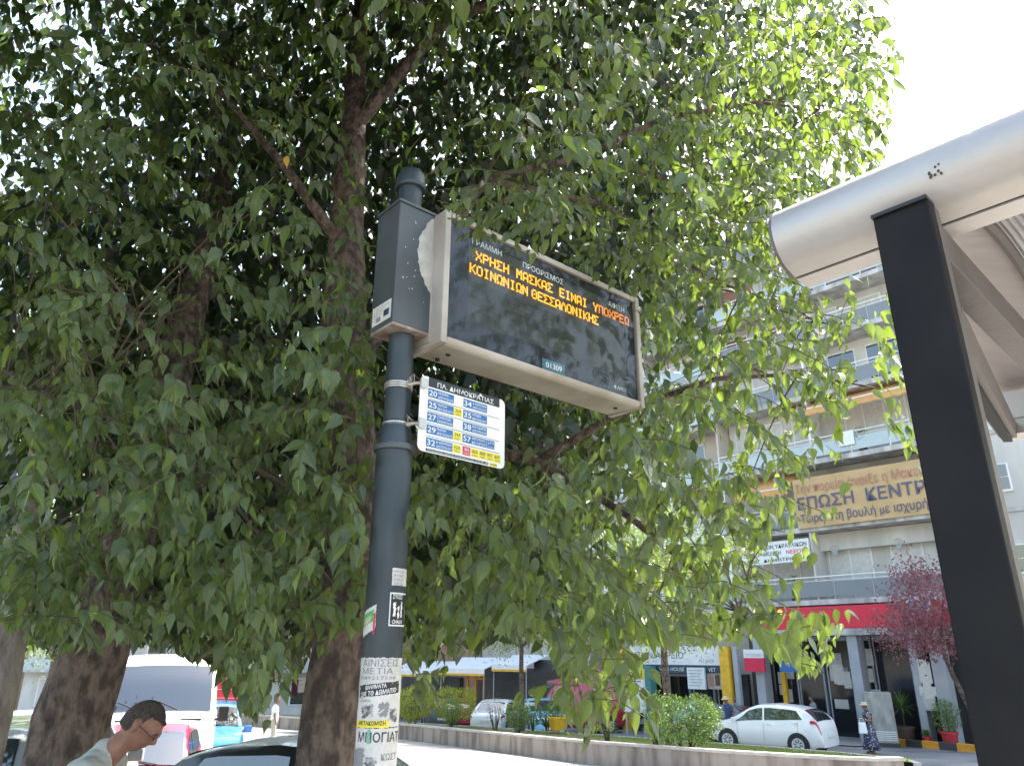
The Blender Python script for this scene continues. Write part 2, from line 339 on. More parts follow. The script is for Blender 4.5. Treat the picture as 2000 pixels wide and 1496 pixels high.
# near pavement with its kerb
mb = MB()
for (y0, y1) in ((-12, 5.9),):
    mb.add([(-30, y0, gz(y0, 0)), (30, y0, gz(y0, 0)), (30, y1, gz(y1, 0)), (-30, y1, gz(y1, 0)), (-30, y1, gz(y1, .13)), (30, y1, gz(y1, .13))], [(0, 1, 2, 3), (3, 2, 5, 4)])
mb.build('pavement', 'paving', kind='structure')

# ================================================================== SIGN POLE
PX, PY = -0.54, 3.3
D = np.array([math.cos(rad(41.2)), math.sin(rad(41.2)), 0]); N = np.array([D[1], -D[0], 0]); Z = np.array([0, 0, 1.0])
pole = thing('sign_pole', 'dark blue-grey round metal pole with ball top carrying the electronic bus display', 'pole', (PX, PY, gz(PY, 0)))
def zp(px, py, y=PY): return atY(px, py, y)[2]
z_col = zp(780, 876)
zg = gz(PY, 0)
rl = 0.0835
mb = MB(); mb.lathe((PX, PY, 0), [(0.12, zg), (0.12, zg + .05), (0.095, zg + .07), (rl, zg + .10), (rl, z_col - .02)], 40); mb.build('lower_shaft', 'pole', pole, True, True)
mb = MB(); mb.lathe((PX, PY, 0), [(rl, z_col - .02), (rl + .012, z_col - .018), (rl + .016, z_col - .005), (rl + .012, z_col + .008), (rl - .006, z_col + .012)], 40); mb.build('collar_ring', 'box', pole, True, True)
mb = MB(); mb.lathe((PX, PY, 0), [(rl - .006, z_col + .011), (rl - .009, z_col + .05), (rl - .012, z_col + .085), (.062, z_col + .13)], 40); mb.build('reducer', 'pole', pole, True, True)
mb = MB(); mb.lathe((PX, PY, 0), [(.062, z_col + .128), (.061, 4.155)], 32); mb.build('upper_shaft', 'pole', pole, True, True)
zt = 4.15
mb = MB(); mb.lathe((PX, PY, 0), [(.061, zt), (.078, zt + .004), (.083, zt + .02), (.080, zt + .03), (.079, zt + .05), (.073, zt + .085), (.058, zt + .115), (.03, zt + .135), (0, zt + .14)], 32); mb.build('finial', 'pole', pole, True, True)

# ================================================================== ELECTRONIC DISPLAY
O = np.array([-0.320, 3.25, 3.288])
disp = thing('arrival_display', 'electronic bus arrival display with amber Greek text in a beige metal housing on the pole', 'display', tuple(O), rad(41.2))
# local frame of the display: x along D, y = -N (into the housing), z up
W, H, TH = 1.430, 0.660, 0.25
fr = .022
def hous_profile(x0, x1, mb):
    # side profile (y, z) with a rounded lower front edge
    P = [(-.012, H + fr)]
    P = [(TH, -fr + .0), (TH, H + fr + .01), (-.02, H + fr + .01), (-.02, H + .002), (.004, H + .002), (.004, -.002), (-.02, -.002)]
    for k in range(6):
        a = rad(0 + 18 * k); P.append((-.02 + .035 - .035 * math.cos(a), -.002 - .008 - .03 * math.sin(a)))
    mb.extrude(P, x0, x1, lambda p, q, t: (t, p, q)); return mb
hous_profile(-.004, W + .004, MB()).build('housing', 'housing', disp, bevel=.003)
mb = MB(); mb.box((-.024, TH / 2 - .012, H / 2), (.036, TH + .02, H + .075)); mb.build('side_cap', 'housing', disp, bevel=.006)
mb = MB(); mb.box((W + .024, TH / 2 - .012, H / 2), (.036, TH + .02, H + .075)); mb.build('side_cap', 'housing', disp, bevel=.006)
# raised cover strips on the left cap
mb = MB(); mb.box((-.044, TH / 2 + .03, H / 2), (.006, TH - .08, H + .03)); mb.build('cap_cover', 'housing', disp, bevel=.002)
for (x, y) in ((.09, .1), (.09, .19), (W - .09, .1)):
    mb = MB(); mb.lathe((x, y, 0), [(.012, -.0385 - .002), (.012, -.03)], 16); mb.build('drain_plug', 'black', disp)
# black bezel and led board
mb = MB()
bl, br_, bt, bb = .125, .085, .055, .13
for (x0, x1, z0, z1) in ((0, bl, 0, H), (W - br_, W, 0, H), (bl, W - br_, H - bt, H), (bl, W - br_, 0, bb)):
    mb.box(((x0 + x1) / 2, .001, (z0 + z1) / 2), (x1 - x0, .004, z1 - z0))
mb.build('bezel', 'bezel', disp)
mb = MB(); mb.box((W / 2, .0035, H / 2), (W - .01, .002, H - .01)); mb.build('led_board', 'board', disp)
mb = MB(); mb.quad((0, -.0085, 0), (W, -.0085, 0), (W, -.0085, H), (0, -.0085, H)); mb.build('glass_pane', 'pane', disp)
def dfn(a, b): return (a, -.0015, b)
for (s, x, z, sz) in (('ΓΡΑΜΜΗ', .145, H - .085, .047), ('ΠΡΟΟΡΙΣΜΟΣ', .50, H - .092, .047), ('ΑΦΙΞΗ', 1.20, H - .097, .047)):
    text_on(MB(), s, dfn, x, z, sz).build('heading_text', 'heading', disp)
FONT = {
 'Α': ['01110', '10001', '10001', '10001', '11111', '10001', '10001'], 'Γ': ['11111', '10000', '10000', '10000', '10000', '10000', '10000'],
 'Ε': ['11111', '10000', '10000', '11110', '10000', '10000', '11111'], 'Η': ['10001', '10001', '10001', '11111', '10001', '10001', '10001'],
 'Θ': ['01110', '10001', '10001', '10101', '10001', '10001', '01110'], 'Ι': ['01110', '00100', '00100', '00100', '00100', '00100', '01110'],
 'Κ': ['10001', '10010', '10100', '11000', '10100', '10010', '10001'], 'Λ': ['00100', '01010', '01010', '10001', '10001', '10001', '10001'],
 'Μ': ['10001', '11011', '10101', '10101', '10001', '10001', '10001'], 'Ν': ['10001', '11001', '10101', '10101', '10011', '10001', '10001'],
 'Ο': ['01110', '10001', '10001', '10001', '10001', '10001', '01110'], 'Π': ['11111', '10001', '10001', '10001', '10001', '10001', '10001'],
 'Ρ': ['11110', '10001', '10001', '11110', '10000', '10000', '10000'], 'Σ': ['11111', '10000', '01000', '00100', '01000', '10000', '11111'],
 'Υ': ['10001', '10001', '01010', '00100', '00100', '00100', '00100'], 'Χ': ['10001', '10001', '01010', '00100', '01010', '10001', '10001'],
 'Ω': ['01110', '10001', '10001', '10001', '10001', '01010', '11011'], ' ': ['00000'] * 7, '|': ['00'] * 7}
def led_line(txt, x0, ztop, step, adv, name='led_text'):
    strong, weak, off = MB(), MB(), MB(); x = x0; h = step * .40
    for ch in txt:
        g = FONT[ch]
        for r, row in enumerate(g):
            for c, b in enumerate(row):
                cx, cz = x + c * step, ztop - r * step * 1.02
                if b == '1':
                    q = strong if (x < 1.08) else weak
                    q.box((cx, -.001, cz), (h * 2, .003, h * 2))
                else: off.box((cx, -.0002, cz), (h * .9, .001, h * .9))
        x += adv * step if ch != '|' else 3 * step
    strong.build(name, 'led', disp, kind='stuff')
    if weak.v: weak.build(name, 'led_weak', disp, kind='stuff')
    off.build('unlit_dots', 'led_off', disp, kind='stuff')
st = .0079
led_line('ΧΡΗΣΗ ΜΑΣΚΑΣ ΕΙΝΑΙ ΥΠΟΧΡΕΩ', .175, H - .122, st, 5.95)
led_line('ΚΟΙΝΩΝΙΩΝ|ΘΕΣΣΑΛΟΝΙΚΗΣ', .137, H - .205, st, 5.75)
for k in range(2):
    off = MB()
    for c in range(96):
        for r in range(7):
            off.box((.15 + c * st * 1.0, -.0002, H - .30 - k * .085 - r * st), (st * .42, .001, st * .42))
    off.build('unlit_dots', 'led_off', disp, kind='stuff')
mb = MB(); mb.box((.72, -.0065, .035), (.17, .003, .062)); nb = mb.build('number_plate', mat('plate_blue', (.045, .17, .23), .4), disp)
text_on(MB(), '01309', lambda a, b: (a, -.0090, b), .66, .019, .045, maxw=.12).build('number_text', 'print_white', disp)
text_on(MB(), 'AMELI', lambda a, b: (a, -.0035, b), 1.245, .035, .03, maxw=.075).build('maker_text', 'print_white', disp)
mb = MB(); mb.box((1.225, -.0035, .045), (.016, .002, .016), Matrix.Rotation(rad(45), 3, 'Y')); mb.build('maker_mark', 'print_white', disp)

# ================================================================== CONTROL BOX
zb, ztb = 3.325, 3.985
cb = thing('control_box', 'grey metal control box around the pole with peeled paint, left of the display', 'box', (PX, PY, zb), rad(41.2))
bx, by = .25, .205
mb = MB()
hh = ztb - zb
mb.box((.005, 0, hh / 2), (bx, by, hh)); mb.build('cabinet', 'box', cb, bevel=.006)
mb = MB(); mb.box((.005, 0, -.006), (bx - .008, by - .008, .014)); mb.build('base_plate', mat('rusty', (.30, .27, .24), .8, (.16, .09, .06), 12, .3, 40), cb)
mb = MB(); mb.box((.005, 0, hh + .008), (bx + .012, by + .012, .016)); mb.build('lid', 'box', cb, bevel=.003)
# peeled paint patch (irregular outline, two flat layers)
random.seed(4)
pts = []
for k in range(40):
    t = k / 39; z = hh * (.97 - .66 * t); x = bx / 2 - .002 - (.045 + .085 * math.sin(math.pi * min(1, t * 1.02)) ** .8) + random.uniform(-.0055, .0055)
    pts.append((x, z))
poly = [(bx / 2 - .001, hh * .31)] + [(bx / 2 - .001, hh * .97)] + pts
mb = MB(); mb.extrude([(p[0] + .005, p[1]) for p in poly][::-1], -by / 2 - .0015, -by / 2 - .0003, lambda p, q, t: (p, t, q)); mb.build('bare_patch', 'primer', cb)
mb = MB()
for k in range(14): mb.box((random.uniform(-.08, .06), -by / 2 - .001, random.uniform(.1, .6)), (random.uniform(.003, .007), .001, random.uniform(.003, .012)))
mb.build('paint_chips', 'primer', cb, kind='stuff')
# rating sticker on the left side of the box
st_ = thing('rating_sticker', 'small printed white rating sticker low on the grey control box', 'sticker', (PX, PY, zb + .02), rad(41.2))
mb = MB(); mb.box((-bx / 2 + .004, 0, .055), (.002, .165, .10)); mb.build('paper', 'paper', st_)
lf = lambda a, b: (-bx / 2 + .0024, .07 - a, b)
m_ = MB(); text_on(m_, 'ΑΥΤΟΜΑΤΗ ΠΛΗΡΟΦΟΡΗΣΗ', lf, .005, .085, .010, maxw=.13)
for k in range(3): text_on(m_, 'Ευρωπαϊκή Ένωση Ταμείο', lf, .005, .072 - k * .012, .008, maxw=.11 - .02 * k)
m_.build('print_lines', 'print_grey', st_)
mb = MB(); mb.box((-bx / 2 + .0022, -.045, .045), (.002, .045, .032)); mb.build('flag_print', 'navy', st_)
mb = MB(); mb.box((-bx / 2 + .0022, .025, .028), (.002, .04, .024)); mb.build('emblem_print', 'print_grey', st_)

# ================================================================== ROUTE PLATE
A = atY(815, 878, 3.24); B_ = atZ(985, 917, A[2]); wpl = float(np.hypot(*(B_ - A)[:2])); ang = math.atan2(B_[1] - A[1], B_[0] - A[0])
hpl = float((atY(822, 731, A[1])[2] - A[2] + atY(989, 783, B_[1])[2] - A[2]) / 2)
pl = thing('route_plate', 'white plate listing bus routes in blue and yellow boxes below the display', 'sign', tuple(A), ang)
def rrect(w_, h_, r, n=5):
    P = []
    for (cx, cy, a0) in ((w_ - r, h_ - r, 0), (r, h_ - r, 90), (r, r, 180), (w_ - r, r, 270)):
        for k in range(n + 1):
            a = rad(a0 + 90 * k / n); P.append((cx + r * math.cos(a), cy + r * math.sin(a)))
    return P
MB().extrude(rrect(wpl, hpl, .03), 0, .004, lambda p, q, t: (p, t, q)).build('panel', 'offwhite', pl)
def prect(u0, u1, v0, v1, m_, e, name, par):
    x0, x1, z0, z1 = u0 * wpl, u1 * wpl, (1 - v1) * hpl, (1 - v0) * hpl
    return MB().add([(x0, -e, z0), (x1, -e, z0), (x1, -e, z1), (x0, -e, z1)], [(0, 1, 2, 3)]).build(name, m_, par, origin=(0, 0, 0))
def ptext(s, u0, u1, v, hgt, m_, par, e=.0030, bold=0):
    o = text_on(MB(), s, lambda a, b: (a, -e, b), u0 * wpl, (1 - v) * hpl, hgt * hpl, maxw=(u1 - u0) * wpl, bold=bold).build('lettering', m_, par, origin=(0, 0, 0)); return o
prect(.085, .93, 0.0, .13, 'print_black', .0006, 'header_band', pl)
ptext('ΠΛ. ΔΗΜΟΚΡΑΤΙΑΣ', .18, .85, .108, .088, 'print_white', pl, bold=.01)
MB().add([(wpl * .66, -.003, hpl * .95), (wpl * .72, -.003, hpl * .95), (wpl * .685, -.003, hpl * .99)], [(0, 1, 2)]).build('emblem', 'print_white', pl)
rows = [.15, .31, .475, .64, .81]
left = [('20', 'ΜΕΝΕΜΕΝΗ', 'ΑΡΙΣΤΟΤΕΛΟΥΣ'), ('25', 'ΝΕΑΠΟΛΗ', 'ΒΕΝΙΖΕΛΟΥ'), ('27', 'ΣΤΑΥΡΟΥΠΟΛΗ', 'ΠΑΝΕΠΙΣΤΗΜΙΟ'), ('29', 'ΠΟΛΙΧΝΗ', 'ΑΡΙΣΤΟΤΕΛΟΥΣ'), ('32', 'Κ. ΗΛΙΟΥΠΟΛΗ', 'ΑΡΙΣΤΟΤΕΛΟΥΣ')]
right = [('34', 'Α. ΗΛΙΟΥΠΟΛΗ', 'ΑΡΙΣΤΟΤΕΛΟΥΣ'), ('35', 'ΜΕΤΕΩΡΑ', 'ΒΕΝΙΖΕΛΟΥ'), ('38', 'ΝΕΑ ΕΥΚΑΡΠΙΑ', 'ΑΡΙΣΤΟΤΕΛΟΥΣ'), ('57', 'ΑΡΙΣΤΟΤΕΛΟΥΣ', 'ΔΩΝ ΧΟΡΤΙΑΤΗ')]
for (lst, u0) in ((left, .085), (right, .485)):
    for (v0, (n_, a_, b_)) in zip(rows, lst):
        r_ = prect(u0, u0 + .29, v0, v0 + .118, 'print_blue', .0008, 'route_box', pl)
        ptext(n_, u0 + .008, u0 + .095, v0 + .098, .105, 'print_white', r_, bold=.01)
        ptext(a_, u0 + .108, u0 + .108 + .013 * len(a_) + .01, v0 + .052, .047, 'print_white', r_, bold=.01)
        ptext(b_, u0 + .108, u0 + .28, v0 + .108, .047, 'print_white', r_, bold=.01)
for v in (.290, .452, .615, .785): prect(.085, .93, v, v + .012, 'print_grey', .0007, 'rule_line', pl)
for (s, u0, u1, v0) in (('25Α', .378, .474, .31), ('29Α', .378, .474, .64), ('32Α', .378, .474, .81), ('83Α', .59, .678, .81), ('83Β', .682, .768, .81), ('83Τ', .772, .858, .81), ('83Χ', .862, .95, .81)):
    r_ = prect(u0, u1, v0, v0 + .118, 'print_yellow', .0010, 'route_box', pl); ptext(s, u0 + .012, u1 - .012, v0 + .065, .062, 'print_black', r_, .0032)
    ptext('ΝΥΚΤΑ', u0 + .015, u1 - .015, v0 + .105, .03, 'print_black', r_, .0032)
r_ = prect(.49, .582, .81, .928, 'print_red', .0010, 'route_box', pl); ptext('83', .51, .56, .875, .062, 'print_white', r_, .0032); ptext('ΕΞΠΡΕΣ', .50, .572, .915, .03, 'print_white', r_, .0032)
r_ = prect(.778, .872, .64, .758, 'print_blue', .0010, 'route_box', pl); ptext('57Υ', .785, .865, .70, .055, 'print_white', r_, .0032); ptext('ΣΧΟΛΕΙΟ', .785, .865, .75, .03, 'print_white', r_, .0032)
prect(.085, .80, .952, .988, 'print_black', .0008, 'footer_band', pl); ptext('Πληροφορίες αφίξεων λεωφορείων τηλ. 2310 981 100', .10, .79, .981, .030, 'print_white', pl)
r_ = prect(.815, .905, .948, .992, 'print_yellow', .0010, 'route_box', pl); ptext('01309', .82, .90, .985, .036, 'print_black', r_, .0032)
# clamps and bands holding the plate
for (pxa, pya) in ((800, 752), (792, 830)):
    c3 = atY(pxa, pya, 3.27); zc = c3[2]
    t_ = thing('clamp_band', 'steel strapping band around the pole, %s of the two holding the route plate' % ('upper' if pya < 800 else 'lower'), 'clamp', (PX, PY, zc), 0, 'bands holding the route plate')
    rr = .0635
    for k in range(3):
        mb = MB(); zk = -.018 + k * .011
        mb.lathe((0, 0, 0), [(rr - .002, zk), (rr + .004, zk + .001), (rr + .004, zk + .008), (rr - .002, zk + .009)], 32); mb.build('steel_band', 'tape', t_, smooth=True)
    q = A + Z * (zc - A[2]) + np.array([math.cos(ang), math.sin(ang), 0]) * .012 - np.array([math.sin(ang), -math.cos(ang), 0]) * (-.006)
    a0 = np.array([PX + .055, PY - .035, zc])
    mb = MB(); mb.tube([a0, (a0 + q) / 2 + [0, -.004, .003], q], [.012, .009, .010], 8); mb.build('bracket_arm', 'tape', t_, True)
    mb = MB(); mb.box(q + [0.005, -.003, 0], (.04, .006, .05), Matrix.Rotation(ang, 3, 'Z')); mb.build('clamp_plate', 'aluminium', t_, True, bevel=.001)
    mb = MB(); random.seed(int(pya))
    for k in range(6):
        p0 = a0 + [random.uniform(-.012, .012), random.uniform(-.01, 0), random.uniform(-.02, .02)]
        mb.tube([p0, p0 + [random.uniform(-.01, .02), -.01, random.uniform(.01, .035)], p0 + [random.uniform(0, .03), -.012, random.uniform(-.02, .03)]], .0014, 5)
    mb.build('tie_wire', 'tape', t_, True, kind='stuff')

# ================================================================== STICKERS AND POSTERS ON THE POLE
cdir = np.array([-PX, -PY, 0]) / math.hypot(PX, PY); rdir = np.array([-cdir[1], cdir[0], 0])
def cyl(a, z, e): th = a / rl; r = rl + e; return np.array([PX, PY, 0]) + r * (math.cos(th) * cdir + math.sin(th) * rdir) + Z * z
def zc(py): return atY(745, py, PY - rl)[2]
def patch(name, par, a0, a1, py0, py1, m_, e, jag=0, skew=0, seed=1):
    n = max(6, int(abs(a1 - a0) / .008)); k = 8 if not jag else 14; rnd = random.Random(seed); mb = MB(); vs = []; z0, z1 = zc(py0), zc(py1)
    for j in range(k + 1):
        for i in range(n + 1):
            a = a0 + (a1 - a0) * i / n; z = z0 + (z1 - z0) * j / k
            if jag and j in (0, k): z += rnd.uniform(-jag, jag)
            if jag and i in (0, n): a += rnd.uniform(-jag, jag)
            z += skew * (a - a0)
            vs.append(cyl(a, z, e + .0006 * math.sin(9 * a / .05 + j)))
    fs = [(j * (n + 1) + i, j * (n + 1) + i + 1, (j + 1) * (n + 1) + i + 1, (j + 1) * (n + 1) + i) for j in range(k) for i in range(n)]
    mb.add(vs, [f[::-1] for f in fs]); return mb.build(name, m_, par, True, smooth=False)
def ctext(s, par, a, py, hpx, m_, e, maxw=None, bold=0, skew=0, sub=None):
    h = abs(zc(py) - zc(py - hpx)) * 1.38
    v, f = text2d(s, h, maxw=maxw, bold=bold, res=1)
    mb = MB(); z0 = zc(py); mb.add([cyl(a + x, z0 + y + skew * x, e) for x, y in v], f); return mb.build('lettering', m_, par, True)
def pos(name, label, cat='poster'): return thing(name, label, cat, (PX, PY, zg))
p = pos('torn_poster', 'big torn white flyer wrapped round the foot of the pole with large black letters')
patch('paper', p, -.128, .118, 1284, 1420, 'paper', .0012, .002, seed=1)
ctext('ΑΙΝΙΣΕΙΣ', p, -.085, 1301, 14, 'print_grey', .0028, maxw=.165); ctext('ΜΕΤΙΑ', p, -.085, 1316, 12, 'print_grey', .0028, maxw=.135); ctext('1949217508', p, -.10, 1327, 7.5, 'print_grey', .0028, maxw=.165)
p = pos('strip_sticker', 'slanted black strip sticker with white letters across the torn white flyer', 'sticker')
patch('paper', p, -.10, .09, 1339, 1363, 'print_black', .0022, .0015, skew=.10, seed=2)
ctext('ΒΑΨΙΜΑΤΑ', p, -.06, 1347, 8, 'print_white', .0034, maxw=.085, bold=.02, skew=.12); ctext('25€ ΤΟ ΔΩΜΑΤΙΟ', p, -.085, 1361, 9, 'print_white', .0034, maxw=.155, bold=.02, skew=.12)
p = pos('picture_poster', 'torn grey photocopied picture flyer low on the pole above the yellow strip')
patch('paper', p, -.10, .10, 1366, 1420, 'paper', .0019, .003, seed=3); patch('dark_print', p, -.075, -.02, 1376, 1402, 'paper_grey', .0027, .005, seed=8); patch('dark_print', p, .0, .04, 1372, 1398, 'print_grey', .0027, .006, seed=9); patch('grey_print', p, .045, .085, 1385, 1410, 'paper_grey', .0027, .004, seed=10)
ctext('ΔΟΜΕΙΝ', p, -.085, 1371, 5, 'print_grey', .0032, maxw=.05)
p = pos('yellow_flyer', 'yellow flyer strip with black letters low on the pole')
patch('paper', p, -.115, .045, 1407, 1421, 'print_yellow', .0032, .001, seed=4); ctext('ΜΕΤΑΚΟΜΙΣΗ', p, -.085, 1416, 8, 'print_black', .0044, maxw=.115, bold=.02)
p = pos('lower_poster', 'white flyer with heavy black Greek letters at the very bottom of the pole')
patch('paper', p, -.13, .12, 1422, 1560, 'paper', .0012, .002, seed=5)
ctext('ΜΠΟΓΙΑΤ', p, -.085, 1449, 19, 'print_black', .0026, maxw=.19, bold=.012); ctext('ΚΩΣΤ', p, .02, 1485, 13, 'print_grey', .0026, maxw=.075, bold=.01)
patch('dark_print', p, -.115, -.05, 1462, 1500, 'print_grey', .0024, .006, seed=6); patch('dark_print', p, -.04, .0, 1478, 1500, 'paper_grey', .0024, .006, seed=7); patch('green_mark', p, -.04, -.025, 1424, 1452, flat('green_print', (.15, .4, .28)), .0022)
p = pos('label_sticker', 'small white text label high on the right side of the dark pole', 'sticker')
patch('paper', p, .022, .118, 1108, 1142, 'paper', .0012, .001, seed=11)
for k, s in enumerate(('ΜΑΘΗΜΑΤΑ', 'ΦΥΣΙΚΗΣ', 'ΧΗΜΕΙΑΣ', 'ΤΗΛ 2310')): ctext(s, p, .03, 1117 + 8 * k, 5, 'print_grey', .0024, maxw=.055)
p = pos('black_sticker', 'black sticker with white figures and lettering on the right of the pole', 'sticker')
patch('paper', p, .018, .115, 1156, 1222, 'print_white', .0012, seed=12); patch('print_field', p, .023, .110, 1159, 1219, 'print_black', .0020)
ctext('ΣΥΟΣΣ', p, .030, 1168, 8, 'print_white', .0030, maxw=.05, bold=.02); ctext('CHAOS', p, .030, 1217, 8, 'print_white', .0030, maxw=.055, bold=.02)
patch('white_figure', p, .034, .046, 1176, 1204, 'print_white', .0026, .003, skew=.3, seed=13); patch('white_figure', p, .055, .064, 1180, 1206, 'print_white', .0026, .003, seed=14); patch('white_figure', p, .073, .081, 1174, 1204, 'print_white', .0026, .003, skew=-.2, seed=15)
p = pos('green_sticker', 'torn green and red edged sticker on the left edge of the pole', 'sticker')
patch('paper', p, -.118, -.036, 1196, 1246, 'paper', .0012, .002, skew=.42, seed=16); patch('green_print', p, -.112, -.046, 1202, 1226, flat('green_print', (.10, .38, .12)), .0020, .002, skew=.42, seed=17)
patch('red_edge', p, -.046, -.038, 1197, 1240, 'print_red', .0022, skew=.42)
patch('brown_print', p, -.095, -.062, 1208, 1220, 'straw', .0026, .004, skew=.42, seed=18)

# ================================================================== BUS SHELTER
E0 = np.array([0.600, 1.385, 0]); U = np.array([.690, -.724, 0]); Mv = np.array([.724, .690, 0])
sh = thing('bus_shelter', 'bus shelter with aluminium gutter beam on a black steel post at the right', 'shelter', (float(E0[0]), float(E0[1]), gz(1.4, 0)))
SL = 3.2
def shp(n, z, s): return tuple(E0 + U * s + Mv * n + Z * z)
prof = [(.06, 2.600), (0, 2.600), (0, 2.606)]
prof = [(.055, 2.600), (.002, 2.600), (.002, 2.612), (-.004, 2.612), (-.004, 2.603), (-.040, 2.612), (-.055, 2.620), (-.072, 2.637), (-.083, 2.660), (-.086, 2.685), (-.081, 2.710), (-.067, 2.732), (-.046, 2.746), (-.02, 2.752), (.055, 2.755)]
mb = MB(); mb.extrude(prof[::-1], 0, SL, shp); mb.build('gutter_beam', 'aluminium', sh, True, smooth=True)
mb = MB(); mb.extrude([(.0015, 2.603), (.0015, 2.611), (-.0035, 2.611), (-.0035, 2.603)][::-1], .002, SL - .002, shp); mb.build('shadow_gap', 'black', sh, True)
mb = MB(); mb.extrude([(a * 1.004 - .0, b * 1.0 + (.0008 if b > 2.68 else -.0008)) for a, b in prof[4:]] [::-1], -.006, 0, shp); mb.build('end_plate', 'post_side', sh, True)
# post: black front plate, lighter web behind
mb = MB(); mb.extrude([(-.119, 0), (-.085, 0), (-.085, 1), (-.119, 1)], .205, .298, lambda n, k, s: shp(n, gz(1.1, 0) if k == 0 else 2.598, s)); mb.build('post', 'post', sh, True, bevel=.003)
mb = MB(); mb.extrude([(-.0845, 0), (-.035, 0), (-.035, 1), (-.0845, 1)], .225, .292, lambda n, k, s: shp(n, gz(1.1, 0) if k == 0 else 2.615, s)); mb.build('post_web', 'post_side', sh, True, bevel=.002)
mb = MB(); mb.extrude([(-.126, 2.597), (-.085, 2.597), (-.085, 2.604), (-.126, 2.604)], .2045, .2985, shp); mb.build('post_cap', 'black', sh, True)
# arm, gusset, brace
mb = MB(); mb.extrude([(-.04, 2.53), (1.42, 2.50), (1.42, 2.575), (-.04, 2.598)], .235, .285, shp); mb.build('roof_arm', 'post_side', sh, True, bevel=.002)
mb = MB(); mb.tube([shp(-.03, 2.40, .26), shp(1.40, 2.555, .03)], [.040, .034], 4); mb.build('brace', 'post_side', sh, True)
mb = MB(); mb.tube([shp(-.03, 2.375, .255), shp(1.40, 2.53, .025)], [.018, .018], 4); mb.build('brace_rib', 'post', sh, True)
# roof: arched underside between the front and the rear beam
def roofz(n): return 2.70 + .20 * math.sin(math.pi * max(0, min(1, (n + .02) / 1.5)))
def roof_piece(s0, s1, name, m_, corr=0, t=.012):
    mb = MB(); nn = 20; vs = []; ns = 2 if not corr else int((s1 - s0) / .008)
    for i in range(nn + 1):
        n = -.02 + 1.5 * i / nn
        for j in range(ns + 1): vs.append(shp(n, roofz(n) + (corr * (1 if j % 2 else -1)), s0 + (s1 - s0) * j / ns))
    fs = [(i * (ns + 1) + j, (i + 1) * (ns + 1) + j, (i + 1) * (ns + 1) + j + 1, i * (ns + 1) + j + 1) for i in range(nn) for j in range(ns)]
    mb.add(vs, fs); return mb.build(name, m_, sh, True, thick=t)
roof_piece(0.02, .25, 'roof_panel', 'roof_under'); roof_piece(.262, SL, 'corrugated_sheet', 'roof_sheet', .0035, .002)
for k in range(3): 
    mb = MB(); s_ = .256 + k * .95; nn = 16; pts = [shp(-.02 + 1.5 * i / nn, roofz(-.02 + 1.5 * i / nn) - .012, s_) for i in range(nn + 1)]
    mb.tube(pts, .014, 6); mb.build('roof_rib', 'post_side', sh, True)
rp = [(1.40 + a * 1.2 + .02, b - .02) for a, b in [(.055, 2.560), (-.02, 2.560), (-.02, 2.595), (-.012, 2.595), (-.012, 2.612), (-.02, 2.612), (-.02, 2.70), (.055, 2.71)]]
mb = MB(); mb.extrude(rp[::-1], 0, SL, shp); mb.build('rear_beam', 'aluminium', sh, True)
for s_, n_ in ((.25, 1.44), (2.9, 1.44), (2.9, -.11)):
    mb = MB(); mb.extrude([(n_ - .03, 0), (n_ + .03, 0), (n_ + .03, 1), (n_ - .03, 1)], s_ - .04 + (.35 if n_ > 1 else 0), s_ + .04 + (.35 if n_ > 1 else 0), lambda n, k, s: shp(n, gz(1.1, 0) - .1 if k == 0 else 2.53, s)); mb.build('post', 'post', sh, True)
mb = MB(); rs = random.Random(7)
for k in range(9): mb.box(np.array(shp(-.0835, 2.665, 0)) + U * (.30 + rs.uniform(0, .03)) + Z * rs.uniform(-.01, .012) - Mv * .001, (.003, .003, .004))
mb.build('dirt_specks', 'darkpaint', sh, True, kind='stuff')
# ================================================================== LEAVES
rng = np.random.default_rng(11)
LT = np.array([0, .10, .30, .56, .80, 1.0]); LWd = np.array([0, .33, .50, .36, .12, 0])   # ovate leaf with a long tip
def leaf_template(level):
    if level == 2:
        ts, ws = LT, LWd
    elif level == 1: ts, ws = np.array([0, .30, .66, 1.0]), np.array([0, .50, .32, 0])
    else: ts, ws = np.array([0, .38, 1.0]), np.array([0, .5, 0])
    P = [(0, 0.0, 0)]; faces = []; rows = []
    for t, w_ in zip(ts[1:-1], ws[1:-1]):
        rows.append(len(P)); P += [(-w_, t, 1), (0, t, 0), (w_, t, 1)]
    tip = len(P); P.append((0, 1.0, 0))
    r = rows[0]; faces += [(0, r + 1, r), (0, r + 2, r + 1)]
    for a, b in zip(rows[:-1], rows[1:]): faces += [(a, a + 1, b + 1, b), (a + 1, a + 2, b + 2, b + 1)]
    r = rows[-1]; faces += [(r, r + 1, tip), (r + 1, r + 2, tip)]
    return np.array(P, float), faces
def norm(a): return a / np.maximum(np.linalg.norm(a, axis=-1, keepdims=True), 1e-9)
def leaf_verts(P, Or, Ax, Nm, L, Wd, bend, fold):
    """P template (k,3); returns (n,k,3)"""
    Ax = norm(Ax); Nm = norm(Nm - Ax * np.sum(Ax * Nm, 1, keepdims=True)); Sd = np.cross(Ax, Nm)
    u = P[:, 0][None, :, None]; t = P[:, 1][None, :, None]; e = np.abs(P[:, 0])[None, :, None]
    L = L[:, None, None]; Wd = Wd[:, None, None]; bend = bend[:, None, None]; fold = fold[:, None, None]
    return Or[:, None, :] + Ax[:, None, :] * (t * L * (1 - .15 * np.abs(bend) * t)) + Sd[:, None, :] * u * Wd + Nm[:, None, :] * (e * Wd * fold - bend * L * t * t * .5)
